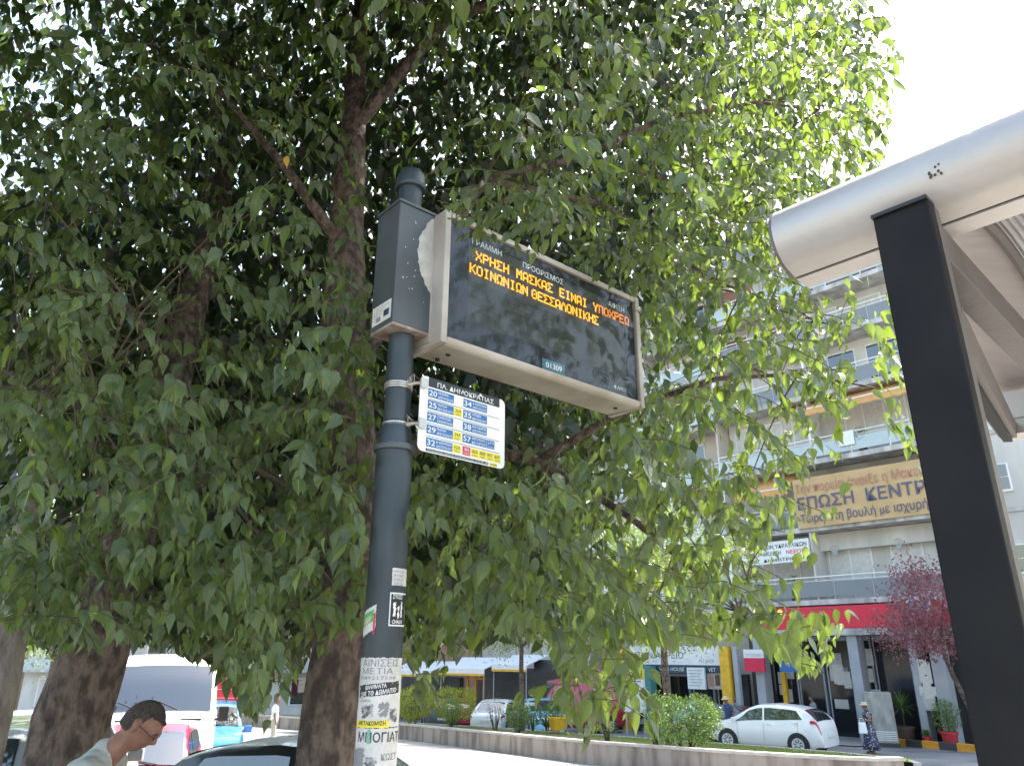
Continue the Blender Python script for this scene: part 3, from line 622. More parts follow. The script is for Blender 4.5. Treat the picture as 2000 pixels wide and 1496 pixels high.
def leaves_object(name, Or, Ax, Nm, L, Wd, bend, fold, level, m_, parent, kind='stuff'):
    if len(Or) == 0: return None
    P, faces = leaf_template(level); V = leaf_verts(P, Or, Ax, Nm, L, Wd, bend, fold); n, k = V.shape[:2]
    loc = XF[parent.name][0] if parent else np.zeros(3)
    V = V.reshape(-1, 3) - loc
    me = bpy.data.meshes.new(name)
    lt = np.concatenate([np.array(f) for f in faces]); cnt = np.array([len(f) for f in faces])
    loops = (lt[None, :] + (np.arange(n) * k)[:, None]).ravel(); tot = np.tile(cnt, n); st_ = np.concatenate([[0], np.cumsum(tot)[:-1]])
    me.vertices.add(len(V)); me.vertices.foreach_set('co', V.ravel().astype(np.float32))
    me.loops.add(len(loops)); me.loops.foreach_set('vertex_index', loops.astype(np.int32))
    me.polygons.add(len(tot)); me.polygons.foreach_set('loop_start', st_.astype(np.int32))
    try: me.polygons.foreach_set('loop_total', tot.astype(np.int32))
    except Exception: pass
    uvl = me.uv_layers.new(name='UVMap'); uv = P[lt][:, :2]; uvl.data.foreach_set('uv', np.tile(uv, (n, 1)).ravel().astype(np.float32))
    me.update(calc_edges=True); me.polygons.foreach_set('use_smooth', [True] * len(me.polygons)); me.materials.append(M[m_])
    o = bpy.data.objects.new(name, me); o.parent = parent; link(o)
    if kind: o['kind'] = kind
    return o
_lm = {}
def unit_leaf(m_, bend, fold, ratio):
    key = (m_, bend, fold, ratio)
    if key not in _lm:
        P, faces = leaf_template(2)
        V = leaf_verts(P, np.zeros((1, 3)), np.array([[0, 1., 0]]), np.array([[0, 0, 1.]]), np.ones(1), np.ones(1) * ratio, np.array([bend]), np.array([fold]))[0]
        me = bpy.data.meshes.new('leaf'); me.from_pydata(V.tolist(), [], faces); uvl = me.uv_layers.new(name='UVMap')
        lt = np.concatenate([np.array(f) for f in faces]); uvl.data.foreach_set('uv', P[lt][:, :2].ravel().astype(np.float32))
        me.polygons.foreach_set('use_smooth', [True] * len(me.polygons)); me.materials.append(M[m_]); me.update(); _lm[key] = me
    return _lm[key]
def leaf_objects(idx, Or, Ax, Nm, L, m_, parent):
    loc = XF[parent.name][0]; A_ = norm(Ax[idx]); N_ = Nm[idx]; N_ = norm(N_ - A_ * np.sum(A_ * N_, 1, keepdims=True)); S_ = np.cross(A_, N_)
    for i, a, n_, s_ in zip(idx, A_, N_, S_):
        r = random.Random(int(i)); me = unit_leaf(m_, r.choice((-.2, .25, .6, 1.1)), r.choice((.12, .35)), r.choice((.42, .52)))
        o = bpy.data.objects.new('leaf', me); l = float(L[i])
        mt = Matrix(((s_[0] * l, a[0] * l, n_[0] * l, Or[i][0] - loc[0]), (s_[1] * l, a[1] * l, n_[1] * l, Or[i][1] - loc[1]), (s_[2] * l, a[2] * l, n_[2] * l, Or[i][2] - loc[2]), (0, 0, 0, 1)))
        o.parent = parent; o.matrix_local = mt; COL.objects.link(o)

# ------------------------------------------------------------------ twig sprays
def sprays(starts, dirs, lens, leafL, droop=.9, face=None, spacing=.048, jit=.35, nrm=None):
    """drooping twigs with alternate hanging leaves; returns leaf arrays + list of twig polylines"""
    Or, Ax, Nm, L = [], [], [], []; tw = []
    for p0, d0, ln, lf_ in zip(starts, dirs, lens, leafL):
        n = max(3, int(ln / (spacing * lf_ / .1))); d = d0 / np.linalg.norm(d0); p = p0.copy(); step = ln / n; pts = [p0.copy()]
        side = np.cross(d, [0, 0, 1.0]); side = side / (np.linalg.norm(side) + 1e-6)
        for k in range(n):
            d = d + np.array([0, 0, -droop * step * 2.4]) + rng.normal(0, .07, 3); d /= np.linalg.norm(d); p = p + d * step; pts.append(p.copy())
            sgn = 1 if k % 2 else -1
            a = d * .35 + side * sgn * rng.uniform(.15, .75) + np.array([0, 0, -1.0]) * rng.uniform(.55, 1.15) + rng.normal(0, jit * .5, 3)
            nn = np.array([0.15, -1.0, .55]) + rng.normal(0, .62, 3) + side * sgn * .3
            Or.append(p.copy()); Ax.append(a); Nm.append(nn); L.append(lf_ * rng.uniform(.55, 1.2) * (1 - .3 * k / n))
        # end leaf
        Or.append(p.copy()); Ax.append(d + [0, 0, -.4]); Nm.append(np.array([0, -1, .5]) + rng.normal(0, .5, 3)); L.append(lf_ * .8)
        tw.append(pts)
    return np.array(Or), np.array(Ax), np.array(Nm), np.array(L), tw

# near crown density over the picture of the real tree (rows of 100 px), used to place twigs at their own depths
NEAR = ['3334454555643354300', '3444432211233456540', '4433321100555676400', '4443321133566676400', '4443331123455764000', '4443243100003655300',
        '4554344200002455530', '5555666300022455554', '6666776211335544324', '6677777266665543111', '7777777377765544200', '7777777276665443200',
        '5777763166655333410', '1202540130154112000', '0000120010030100000']
yl_x = [0, 60, 130, 200, 240, 300, 400, 430, 500, 560, 585, 600, 700, 800, 825, 860, 880, 950, 1000, 1080, 1105, 1200, 1240, 1300, 1400, 1460, 1520, 1560, 1590, 1640, 1665, 1700, 1760, 1820, 1900]
yl_y = [1235, 1270, 1300, 1310, 1270, 1275, 1310, 1375, 1430, 1400, 1330, 1290, 1250, 1255, 1400, 1400, 1300, 1270, 1255, 1290, 1440, 1440, 1340, 1290, 1290, 1250, 1310, 1345, 1350, 1290, 640, 640, 960, 960, 560]
MIDG = [''.join(('1' if (r >= 7 and c >= 13) else ('2' if (r >= 5 and c >= 13 and int(ch) > 2) else ch)) for c, ch in enumerate(row)) for r, row in enumerate(NEAR)]
def keep_mask(Or, Ax, L):
    """prune leaves that would hang below the crown's lower edge or in front of pole, plate and display"""
    tip = Or + norm(Ax) * L[:, None]
    px, py, d = proj(tip); qx, qy, _ = proj(Or); ok = d > .9
    ok &= py < np.interp(px, yl_x, yl_y) + rng.uniform(-14, 10, len(px))
    ok &= qx < np.interp(qy, [0, 100, 200, 350, 450, 520, 600, 660, 900, 950, 1100, 1400], [1740, 1760, 1740, 1720, 1650, 1760, 1760, 1800, 1840, 1760, 1640, 1650])
    def inpoly(x, y, P):
        c = np.zeros(len(x), bool); n = len(P)
        for i in range(n):
            x1, y1 = P[i]; x2, y2 = P[i - 1]
            m_ = ((y1 > y) != (y2 > y)) & (x < (x2 - x1) * (y - y1) / ((y2 - y1) + 1e-9) + x1); c ^= m_
        return c
    front = Or[:, 1] < np.maximum(4.4, 3.3 + (Or[:, 0] + .54) * .95)
    poly = [(700, 1500), (735, 640), (730, 400), (775, 320), (835, 320), (860, 420), (900, 400), (1010, 475), (1250, 590), (1258, 800), (1000, 940), (800, 900), (790, 1500)]
    blk = (inpoly(px, py, poly) | inpoly(qx, qy, poly) | inpoly((px + qx) / 2, (py + qy) / 2, poly)) & front
    # openings of the crown onto the building and the sky
    for P in ([(1560, 1010), (1500, 1060), (1480, 1100), (1530, 1200), (1660, 1210), (1840, 1100), (1840, 880), (1700, 900), (1600, 900)], [(1345, 850), (1460, 830), (1460, 900), (1370, 910)], [(1560, 520), (1700, 500), (1740, 640), (1600, 625)],
              [(225, 1300), (250, 1265), (330, 1262), (385, 1300), (380, 1420), (220, 1420)], [(1230, 1255), (1300, 1265), (1450, 1255), (1460, 1330), (1240, 1320)], [(870, 1290), (1000, 1260), (1090, 1300), (1090, 1420), (870, 1420)]):
        blk |= inpoly((px + qx) / 2, (py + qy) / 2, P) & (rng.random(len(px)) < .93) & (d < 12)
    return ok & ~blk
def grid_spray(G, fac, y0, y1, leaf, lenr, rowmax=99, xmax=99):
    st, dr, ln, lf_ = [], [], [], []
    for r, row in enumerate(G):
        if r > rowmax: break
        for c, ch in enumerate(row):
            if c > xmax: continue
            k = rng.poisson(int(ch) * fac)
            for _ in range(k):
                px, py = (c + rng.random()) * 100, (r + rng.random()) * 100 - 60
                Y = rng.uniform(y0, y1); p = atY(px, py, Y)
                a = rng.uniform(0, 2 * math.pi); d = np.array([math.cos(a) + .35, math.sin(a) - .45, rng.uniform(-.5, .35)])
                st.append(p); dr.append(d); ln.append(rng.uniform(*lenr)); lf_.append(leaf * rng.uniform(.85, 1.15))
    return st, dr, ln, lf_

def tree_thing(name, label, base): return thing(name, label, 'tree', tuple(base), 0)
baseA = atY(640, 1500, 4.35); baseA[2] = gz(4.35, 0)
baseB = atY(100, 1500, 4.9); baseB[2] = gz(4.9, 0)
baseC = atY(-40, 1500, 5.4); baseC[2] = gz(5.4, 0)
treeA = tree_thing('nettle_tree', 'large leafy tree with brown trunk directly behind the sign pole', baseA)
treeB = tree_thing('nettle_tree', 'large leafy tree with leaning brown trunk left of the man in grey', baseB)
treeC = tree_thing('nettle_tree', 'leafy tree with pale grey trunk at the far left edge', baseC)
def limb(path, par, name='branch', m_='bark', n=12, sub=3, wob=.02):
    """path: list of (px, py, Y, radius)"""
    pts = [atY(a, b, c) for a, b, c, r in path]; rs = [r for *_, r in path]; P = []; R_ = []
    for i in range(len(pts) - 1):
        for k in range(sub):
            t = k / sub; P.append(pts[i] * (1 - t) + pts[i + 1] * t + rng.normal(0, wob, 3) * (1 if (i or k) else 0) * rs[i] * 3); R_.append((rs[i] * (1 - t) + rs[i + 1] * t) * rng.uniform(.95, 1.06))
    P.append(pts[-1]); R_.append(rs[-1])
    MB().tube(P, R_, n).build(name, m_, par, True, smooth=True); return P
def trunk(base, path, par, m_='bark'):
    pts = [atY(a, b, c) for a, b, c, r in path]; rs = [r for *_, r in path]
    P = [base + [0, 0, -.1], base + [0, 0, .05], base * .6 + pts[0] * .4] + pts; R_ = [rs[0] * 1.5, rs[0] * 1.35, rs[0] * 1.1] + rs
    # resample finely so that the bark swells irregularly
    PP, RR = [], []
    for i in range(len(P) - 1):
        seg = max(2, int(np.linalg.norm(P[i + 1] - P[i]) / .08))
        for k in range(seg): t = k / seg; PP.append(P[i] * (1 - t) + P[i + 1] * t); RR.append(R_[i] * (1 - t) + R_[i + 1] * t)
    PP.append(P[-1]); RR.append(R_[-1]); mb = MB(); mb.tube(PP, RR, 26)
    v = np.array(mb.v); ph = rng.uniform(0, 6, 4)
    for j in range(len(PP)):
        s_ = slice(j * 26, j * 26 + 26); c = v[s_].mean(0); a = np.arange(26) / 26 * 2 * math.pi
        f = 1 + .05 * np.sin(3 * a + ph[0] + j * .11) + .035 * np.sin(5 * a + ph[1] - j * .17) + .03 * np.sin(2 * a + j * .45 + ph[2]) + rng.normal(0, .012, 26)
        v[s_] = c + (v[s_] - c) * f[:, None]
    mb.v = [tuple(x) for x in v]; mb.build('trunk', m_, par, True, smooth=True); return PP
skel = []
skel += trunk(baseA, [(652, 1400, 4.35, .185), (668, 1280, 4.35, .17), (690, 1100, 4.4, .165), (686, 850, 4.5, .15), (676, 600, 4.65, .14), (678, 420, 4.85, .125), (690, 240, 5.1, .10), (700, 60, 5.4, .07), (720, -150, 5.8, .04)], treeA)
skel += trunk(baseB, [(140, 1400, 4.9, .22), (185, 1280, 4.9, .19), (240, 1100, 5.0, .17), (300, 880, 5.2, .155), (345, 700, 5.4, .14), (385, 560, 5.6, .12), (425, 420, 5.9, .10), (450, 250, 6.2, .07), (455, 60, 6.5, .04)], treeB)
trunk(baseC, [(0, 1350, 5.4, .10), (28, 1200, 5.4, .095), (60, 1000, 5.5, .08), (110, 700, 5.8, .06), (140, 400, 6.2, .04)], treeC, 'bark_pale')
for path, par in (([(690, 720, 4.6, .06), (800, 560, 4.6, .045), (950, 350, 4.4, .032), (1130, 310, 4.2, .024), (1300, 230, 4.1, .018), (1480, 200, 4.0, .012), (1600, 215, 4.0, .006)], treeA),
                  ([(692, 250, 5.1, .06), (850, 60, 5.2, .05), (1080, -60, 5.2, .04), (1350, -120, 5.0, .025), (1560, -60, 4.8, .012)], treeA),
                  ([(684, 900, 4.5, .07), (860, 860, 4.8, .05), (1050, 900, 4.8, .035), (1230, 1010, 4.6, .02), (1400, 1150, 4.4, .012), (1540, 1290, 4.2, .005)], treeA),
                  ([(1050, 900, 4.8, .03), (1220, 800, 4.7, .024), (1400, 740, 4.5, .016), (1560, 730, 4.3, .010), (1720, 760, 4.1, .004)], treeA),
                  ([(950, 350, 4.4, .022), (1180, 400, 4.6, .018), (1350, 520, 4.6, .014), (1500, 600, 4.5, .009), (1640, 640, 4.4, .004)], treeA),
                  ([(680, 500, 4.75, .05), (560, 330, 4.6, .035), (430, 180, 4.5, .02), (250, 60, 4.5, .01)], treeA),
                  ([(1130, 310, 4.2, .015), (1300, 350, 4.2, .010), (1450, 400, 4.2, .006), (1600, 470, 4.2, .003)], treeA),
                  ([(345, 700, 5.4, .04), (330, 690, 4.6, .028), (285, 640, 3.9, .012), (245, 600, 3.7, .008), (210, 720, 3.6, .005), (150, 860, 3.55, .002)], treeB),
                  ([(240, 1100, 5.0, .05), (160, 800, 4.6, .03), (60, 740, 4.2, .02), (-80, 700, 4.0, .01)], treeB),
                  ([(300, 880, 5.2, .04), (420, 930, 4.6, .02), (520, 1060, 4.2, .01), (540, 1180, 4.1, .004)], treeB),
                  ([(690, 1120, 4.4, .04), (560, 950, 4.1, .02), (470, 900, 3.9, .012), (330, 1000, 3.8, .005)], treeA)):
    skel += limb(path, par)
skel = np.array(skel)
# --- twigs of the near and middle crown
batches = []
for (fac, y0, y1, leaf, lr, G, sp) in ((2.5, 3.55, 4.9, .128, (.32, .66), NEAR, .040), (.8, 2.85, 3.6, .118, (.25, .5), NEAR, .042), (3.4, 4.8, 7.2, .120, (.3, .6), MIDG, .042)):
    st_, dr, ln, lf_ = grid_spray(G, fac, y0, y1, leaf, lr)
    q = np.array(st_)   # foliage grows in masses with dark hollows between them
    cl = np.sin(q[:, 0] * 5.1 + 1.3 * np.sin(q[:, 2] * 3.1)) * np.sin(q[:, 2] * 5.7 + 1.7 * np.sin(q[:, 1] * 2.3)) + .55 * np.sin(q[:, 0] * 9.7 + q[:, 2] * 6.1 + q[:, 1] * 4.0)
    kq = np.where(rng.random(len(q)) < np.clip(.42 + .75 * cl, .03, 1))[0]; st_, dr, ln, lf_ = [st_[i] for i in kq], [dr[i] for i in kq], [ln[i] for i in kq], [lf_[i] for i in kq]
    batches.append(sprays(st_, dr, ln, lf_, spacing=sp))
Or = np.concatenate([b[0] for b in batches]); Ax = np.concatenate([b[1] for b in batches]); Nm = np.concatenate([b[2] for b in batches]); L = np.concatenate([b[3] for b in batches])
tw = sum([b[4] for b in batches], [])
k = keep_mask(Or, Ax, L); Or, Ax, Nm, L = Or[k], Ax[k], Nm[k], L[k]
# sprays that hang in front of the display's top edge and into the top of the picture
fs_, fd_, fl_, fL_ = [], [], [], []
for (x0_, y0_, x1_, y1_, Y0_, Y1_, n_, lf_) in ((885, 330, 1110, 400, 2.75, 3.1, 30, .10), (925, 390, 1120, 440, 2.8, 3.1, 18, .09), (1020, 110, 1200, 290, 2.6, 3.0, 16, .12), (740, -60, 1100, -10, 2.3, 2.6, 24, .115), (1130, 395, 1230, 520, 3.6, 4.1, 9, .09),
                                                (1190, 480, 1330, 520, 3.7, 4.1, 12, .10), (1240, 430, 1340, 600, 3.6, 4.0, 12, .095), (1230, 100, 1650, 420, 3.0, 4.0, 60, .115), (1520, 1180, 1600, 1230, 3.1, 3.4, 7, .10), (1390, 640, 1480, 720, 3.0, 3.3, 6, .105), (1420, 900, 1520, 1000, 3.0, 3.3, 8, .10),
                                                (600, 640, 700, 1220, 3.5, 3.9, 46, .115), (1130, 1250, 1230, 1370, 2.9, 3.2, 12, .12), (290, 60, 420, 160, 2.7, 3.0, 7, .10), (130, 120, 260, 260, 2.8, 3.2, 8, .10), (1270, 560, 1700, 660, 3.4, 4.4, 26, .10), (1300, 1020, 1480, 1160, 3.0, 3.8, 16, .11)):
    for _ in range(n_):
        a = rng.uniform(0, 6.28); fs_.append(atY(rng.uniform(x0_, x1_), rng.uniform(y0_, y1_), rng.uniform(Y0_, Y1_))); fd_.append(np.array([math.cos(a), .5 * math.sin(a), rng.uniform(-.3, .3)])); fl_.append(rng.uniform(.14, .26)); fL_.append(lf_ * rng.uniform(.85, 1.1))
fb = sprays(fs_, fd_, fl_, fL_, spacing=.042)
fpx, fpy, _ = proj(fb[0] + norm(fb[1]) * fb[3][:, None] * .8); fk = ~((fpx > 925) & (fpx < 1238) & (fpy > 478 + (fpx - 925) * .37) & (fpy < 800)) & (fpx < 1730) & ~((fpx > 700) & (fpx < 870) & (fpy > 600)) & ~((fpx > 680) & (fpx < 870) & (fpy > 320))
Or = np.concatenate([Or, fb[0][fk]]); Ax = np.concatenate([Ax, fb[1][fk]]); Nm = np.concatenate([Nm, fb[2][fk]]); L = np.concatenate([L, fb[3][fk]])
front_twigs = [p for p in fb[4] if (proj(np.array(p[-1]))[0][0] < 1700)]
# --- deep crown: denser, further, filling behind
DEEP = ['3358999999999875400', '3358999999999865300', '3358999999999754200', '3358999999999743000', '9999999999998630000', '8888889999998500000', '7888999999996300000', '7888889999961000000',
        '7888889988872100000', '7788888898830000000', '7788888898620000000', '7778888887400000000', '4345555543221000000']
def cloud(G, fac, y0, y1, leaf, power=1.0):
    O_ = []
    for r, row in enumerate(G):
        for c, ch in enumerate(row):
            n = rng.poisson(int(ch) * fac)
            for _ in range(n): O_.append(atY((c + rng.random()) * 100, (r + rng.random()) * 100 - 20, y0 + (y1 - y0) * rng.random() ** power))
    O_ = np.array(O_); n = len(O_)
    A_ = rng.normal(0, .5, (n, 3)) + [0, 0, -1.0]; N_ = rng.normal(0, .8, (n, 3)) + [0.1, -.6, .6]
    return O_, A_, N_, leaf * rng.uniform(.7, 1.3, n)
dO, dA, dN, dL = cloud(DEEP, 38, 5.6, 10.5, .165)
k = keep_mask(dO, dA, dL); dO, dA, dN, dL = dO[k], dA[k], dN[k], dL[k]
# --- unseen crown above and beside the frame, added to shade the display and pavement
def ellipsoid(c, r, n, leaf, shell=.35):
    v = norm(rng.normal(0, 1, (n, 3))) * (shell + (1 - shell) * rng.random((n, 1)) ** .5); O_ = np.array(c) + v * np.array(r)
    return O_, rng.normal(0, .6, (n, 3)) + [0, 0, -.8], rng.normal(0, .8, (n, 3)) + [0, 0, .6], leaf * rng.uniform(.7, 1.3, n)
def outside_frame(O_, m_=40):
    px, py, d = proj(O_); return ~((d > 0) & (px > -m_) & (px < 2000 + m_) & (py > -m_) & (py < 1500 + m_))
ups = []; SHADE_EXTRA = (((-1.0, 6.5, 10.2), (4.2, 5.0, 2.6), 42000, .20), ((-2.0, 3.2, 6.9), (3.2, 2.4, 1.5), 11000, .17), ((-1.5, 4.8, 8.0), (1.9, 2.6, 1.5), 14000, .18))  # higher unseen canopy, added to block sun from the middle and left crown
for (c, r, n, lf_) in (((-1.8, 6.0, 7.2), (3.6, 4.0, 2.6), 44000, .17), ((-4.6, 4.5, 6.4), (3.4, 4.2, 2.8), 26000, .17), ((-1.2, 2.6, 6.4), (2.0, 2.0, 1.2), 9000, .16)) + SHADE_EXTRA:
    O_, A_, N_, L_ = ellipsoid(c, r, n, lf_)
    k = outside_frame(O_); ups.append((O_[k], A_[k], N_[k], L_[k]))
uO, uA, uN, uL = [np.concatenate([u[i] for u in ups]) for i in range(4)]
def split(X):
    px, _, d = proj(X); xw = X[:, 0] / np.maximum(X[:, 1], .5)
    c = np.zeros(len(X), int); c[xw < -.36] = 1; c[xw < -.66] = 2; return c
for ti, tr in enumerate((treeA, treeB, treeC)):
    s_ = split(Or) == ti; o_, a_, n_, l_ = Or[s_], Ax[s_], Nm[s_], L[s_]
    px, py, d = proj(o_); vis = (px > 0) & (px < 2000) & (py > 0) & (py < 1500) & (d > .5)
    size = np.where(vis, l_ / d, 0)
    # a leaf is seen when nothing much hangs before it: prefer near ones, spread over the crown
    order = np.argsort(-size * (1 + .15 * rng.random(len(size))))[:300]
    leaf_objects(order, o_, a_, n_, l_, 'leaf', tr)
    rest = np.ones(len(o_), bool); rest[order] = False
    fw = rng.uniform(.36, .56, rest.sum())
    leaves_object('foliage', o_[rest], a_[rest], n_[rest], l_[rest], l_[rest] * fw, rng.normal(.5, .45, rest.sum()), rng.uniform(.05, .5, rest.sum()), 2, 'leaf', tr)
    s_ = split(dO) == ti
    leaves_object('inner_foliage', dO[s_], dA[s_], dN[s_], dL[s_], dL[s_] * .55, rng.uniform(0, .8, s_.sum()), rng.uniform(0, .3, s_.sum()), 1, 'leaf_shaded', tr)
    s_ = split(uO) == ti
    leaves_object('upper_shade_foliage', uO[s_], uA[s_], uN[s_], uL[s_], uL[s_] * .6, rng.uniform(0, .6, s_.sum()), rng.uniform(0, .3, s_.sum()), 0, 'leaf_shaded', tr)  # out-of-view leaves, including the canopy added as a sun block
# twig wood
mbs = [MB(), MB(), MB()]
for pts in tw:
    pts = np.array(pts); ax, ay, d = proj(pts)
    kk = keep_mask(pts, np.tile([0, 0, -1.], (len(pts), 1)), np.full(len(pts), .02))
    if not kk[0]: continue
    e = len(pts) if kk.all() else int(np.argmin(kk))
    if e < 2 or d[0] > 6.5: continue
    ti = split(pts[:1])[0]; mbs[ti].tube(pts[:e:2] if e > 4 else pts[:e], [.0024] * len(pts[:e:2] if e > 4 else pts[:e]), 3, False)
for pts in front_twigs: mbs[0].tube(pts[::2], .0022, 3, False)
tw2 = rng.permutation(len(tw))[:620]
for i in tw2:
    p0 = np.array(tw[i][0]); dd = np.linalg.norm(skel - p0, axis=1); j = int(np.argmin(dd))
    if dd[j] > .95 or dd[j] < .1: continue
    cand = np.where(dd < dd[j] + .35)[0]; j = int(rng.choice(cand))
    q = skel[j]; mid = (p0 + q) / 2 + [0, 0, .08] + rng.normal(0, .03, 3)
    mm_ = [q, q * .6 + mid * .4 + [0, 0, .02], mid, p0]; kk = keep_mask(np.array(mm_), np.tile([0, 0, -1.], (4, 1)), np.full(4, .02))
    if kk.all(): mbs[split(p0[None])[0]].tube(mm_, [.007, .006, .0045, .0024], 4, False)
for mb, tr in zip(mbs, (treeA, treeB, treeC)):
    if mb.v: mb.build('twigs', 'twig', tr, True, kind='stuff')
# two yellowed leaves
for (px, py, Y) in ((560, 305, 3.9), (537, 245, 4.2)):
    p = atY(px, py, Y); o = bpy.data.objects.new('leaf', unit_leaf('leaf_yellow', .45, .12, .5)); o['label'] = 'yellowed leaf'; l = .085
    o.parent = treeA; o.matrix_local = Matrix.Translation(Vector(p - baseA)) @ Matrix.Rotation(rad(-80), 4, 'X') @ Matrix.Rotation(rad(180), 4, 'Y') @ Matrix.Scale(l, 4); link(o)
# ================================================================== BUILDINGS ALONG THE FAR STREET
P0 = np.array([13.5, 33.0, 0]); XA = np.array([.687, -.7266, 0]); YA = np.array([.7266, .687, 0]); RZ = math.atan2(-.7266, .687)
def fac(px, py, y=0.0):
    r = ray(px, py); k = np.dot(P0 + YA * y - EYE, YA) / np.dot(r, YA); p = EYE + r * k; return float(np.dot(p - P0, XA)), float(p[2])
def fx(px, py=1250, y=0.0): return fac(px, py, y)[0]
def fz(px, py, y=0.0): return fac(px, py, y)[1]
def fthing(name, label, cat, x, y, z, group=None): return thing(name, label, cat, tuple(P0 + XA * x + YA * y + Z * z), RZ, group)
def fbox(par, off, name, m_, x0, x1, y0, y1, z0, z1, bevel=0, smooth=False):
    """box in facade coordinates; off = facade coordinates of the parent's origin"""
    mb = MB(); mb.box(((x0 + x1) / 2 - off[0], (y0 + y1) / 2 - off[1], (z0 + z1) / 2 - off[2]), (x1 - x0, y1 - y0, z1 - z0)); return mb.build(name, m_, par, bevel=bevel)
def fpt(x, y, z): return P0 + XA * x + YA * y + Z * z
def grd(x, y=0): p = P0 + XA * x + YA * y; return gz(p[1], .12)
brnd = random.Random(5)
def apartment(label, x0, x1, levels, y0=0.0, depth=12, ground='glass', wall='facade', rail='railpanel', bay=2.6, top_extra=3.2, shop=True, balc=1.35, detail=True, rails=None, kinds=None):
    zb_ = grd(x0) - .6; B = fthing('apartment_building', label, 'building', x0, y0, zb_); off = (x0, y0, zb_)
    bk = y0 + balc; ztop = levels[-1] + top_extra
    mb = MB(); mb.box(((x1 - x0) / 2, balc + depth / 2, (ztop - zb_) / 2), (x1 - x0, depth, ztop - zb_)); mb.build('wall', wall, B)
    for li, z in enumerate(levels):
        mb = MB(); mb.box(((x1 - x0) / 2, balc / 2, z - .11 - zb_), (x1 - x0, balc - .004, .22)); mb.build('balcony_slab', 'slab', B)
        zn = levels[li + 1] - .22 if li + 1 < len(levels) else z + 2.8
        n = max(1, round((x1 - x0) / 1.55)); rl_ = rails[li] if rails else rail
        ra = fthing('x', '', '', 0, 0, 0) if False else None
        rh = .95
        if li < len(levels):
            mb = MB()
            mb.tube([(0.02, .04, z + rh - zb_), (x1 - x0 - .02, .04, z + rh - zb_)], .028, 6); mb.tube([(0.02, .04, z + rh * .82 - zb_), (x1 - x0 - .02, .04, z + rh * .82 - zb_)], .015, 5)
            hr = mb.build('handrail', 'white', B)
            for k in range(n):
                a, b = (x1 - x0) * k / n, (x1 - x0) * (k + 1) / n
                mb = MB(); mb.box(((a + b) / 2, .05, z + .42 - zb_), (b - a - .04, .02, .60)); mb.build('railing_panel', rl_, B)
                mb = MB(); mb.box((a + .015, .05, z + .48 - zb_), (.03, .05, .96)); mb.build('railing_post', 'white' if rl_ != 'railpanel' else 'column', B)
        # windows and doors behind the balcony
        xx = x0 + .35
        while xx < x1 - 1.2:
            wd = brnd.choice((1.3, 1.9, 2.6)); wd = min(wd, x1 - .3 - xx); kind = brnd.choice(kinds[li % len(kinds)]) if kinds else brnd.choice(('shutter', 'shutter', 'shutter', 'glass', 'shutter_brown')) if detail else brnd.choice(('shutter', 'glass'))
            h = zn - z - .35; f = MB(); f.box((xx + wd / 2 - x0, balc - .02, z + h / 2 - zb_), (wd, .06, h)); fo = f.build('window_frame', 'white', B)
            m2 = 2 if wd > 1.5 else 1
            for q in range(m2):
                a = xx + .05 + (wd - .05) * q / m2; b = xx + (wd - .05) * (q + 1) / m2
                g = MB(); g.box(((a + b) / 2 - x0 - fo.location.x, balc - .045 - fo.location.y, h / 2 - .02), (b - a - .02, .04, h - .14)); g.build('pane' if kind == 'glass' else 'roller_shutter', kind, fo)
            xx += wd + brnd.choice((.5, .8, 1.4))
        for px_ in (x0 + .06, (x0 + x1) / 2 + brnd.uniform(-1, 1), x1 - .06):
            if brnd.random() < .8: mb = MB(); mb.box((px_ - x0, balc / 2 + .05, (z + zn) / 2 - zb_), (.10, balc - .15, zn - z - .004)); mb.build('balcony_divider', 'white' if brnd.random() < .5 else wall, B)
    return B, off
lv = [fz(1650, p) for p in (1168, 1020, 886, 752, 640, 545)]
lv += [lv[-1] + 3.0]
xa0, xa1 = fx(1436), fx(1900)
B1, o1 = apartment('six-storey apartment block with long balconies above the red shop fascia', xa0, xa1, lv, rails=['railpanel', 'railpanel', 'railglass', 'railpanel', 'railpanel', 'railglass', 'railpanel'], top_extra=2.6, kinds=[('shutter',), ('shutter', 'glass'), ('shutter',), ('shutter', 'glass'), ('shutter', 'shutter_brown'), ('shutter', 'shutter_brown'), ('shutter',)])
# spandrel above first slab + round vents
z2 = lv[1]
fbox(B1, o1, 'downstand_beam', 'facade', xa0, xa1, .9, 1.33, z2 - 1.0, z2 - .25)
for p_ in ((1630, 1072), (1755, 1058)):
    x_, z_ = fac(*p_, .88); mb = MB(); mb.lathe((x_ - o1[0], .88, z_ - o1[2]), [(.17, -.03), (.17, .02), (.12, .03)], 16, R=Matrix.Rotation(rad(90), 3, 'X')); v_ = mb.build('vent', 'slab', B1)
    mb = MB(); mb.lathe((0, 0, 0), [(.11, .0), (.11, .045)], 14, R=Matrix.Rotation(rad(90), 3, 'X')); mb.build('vent_grille', 'column', v_)
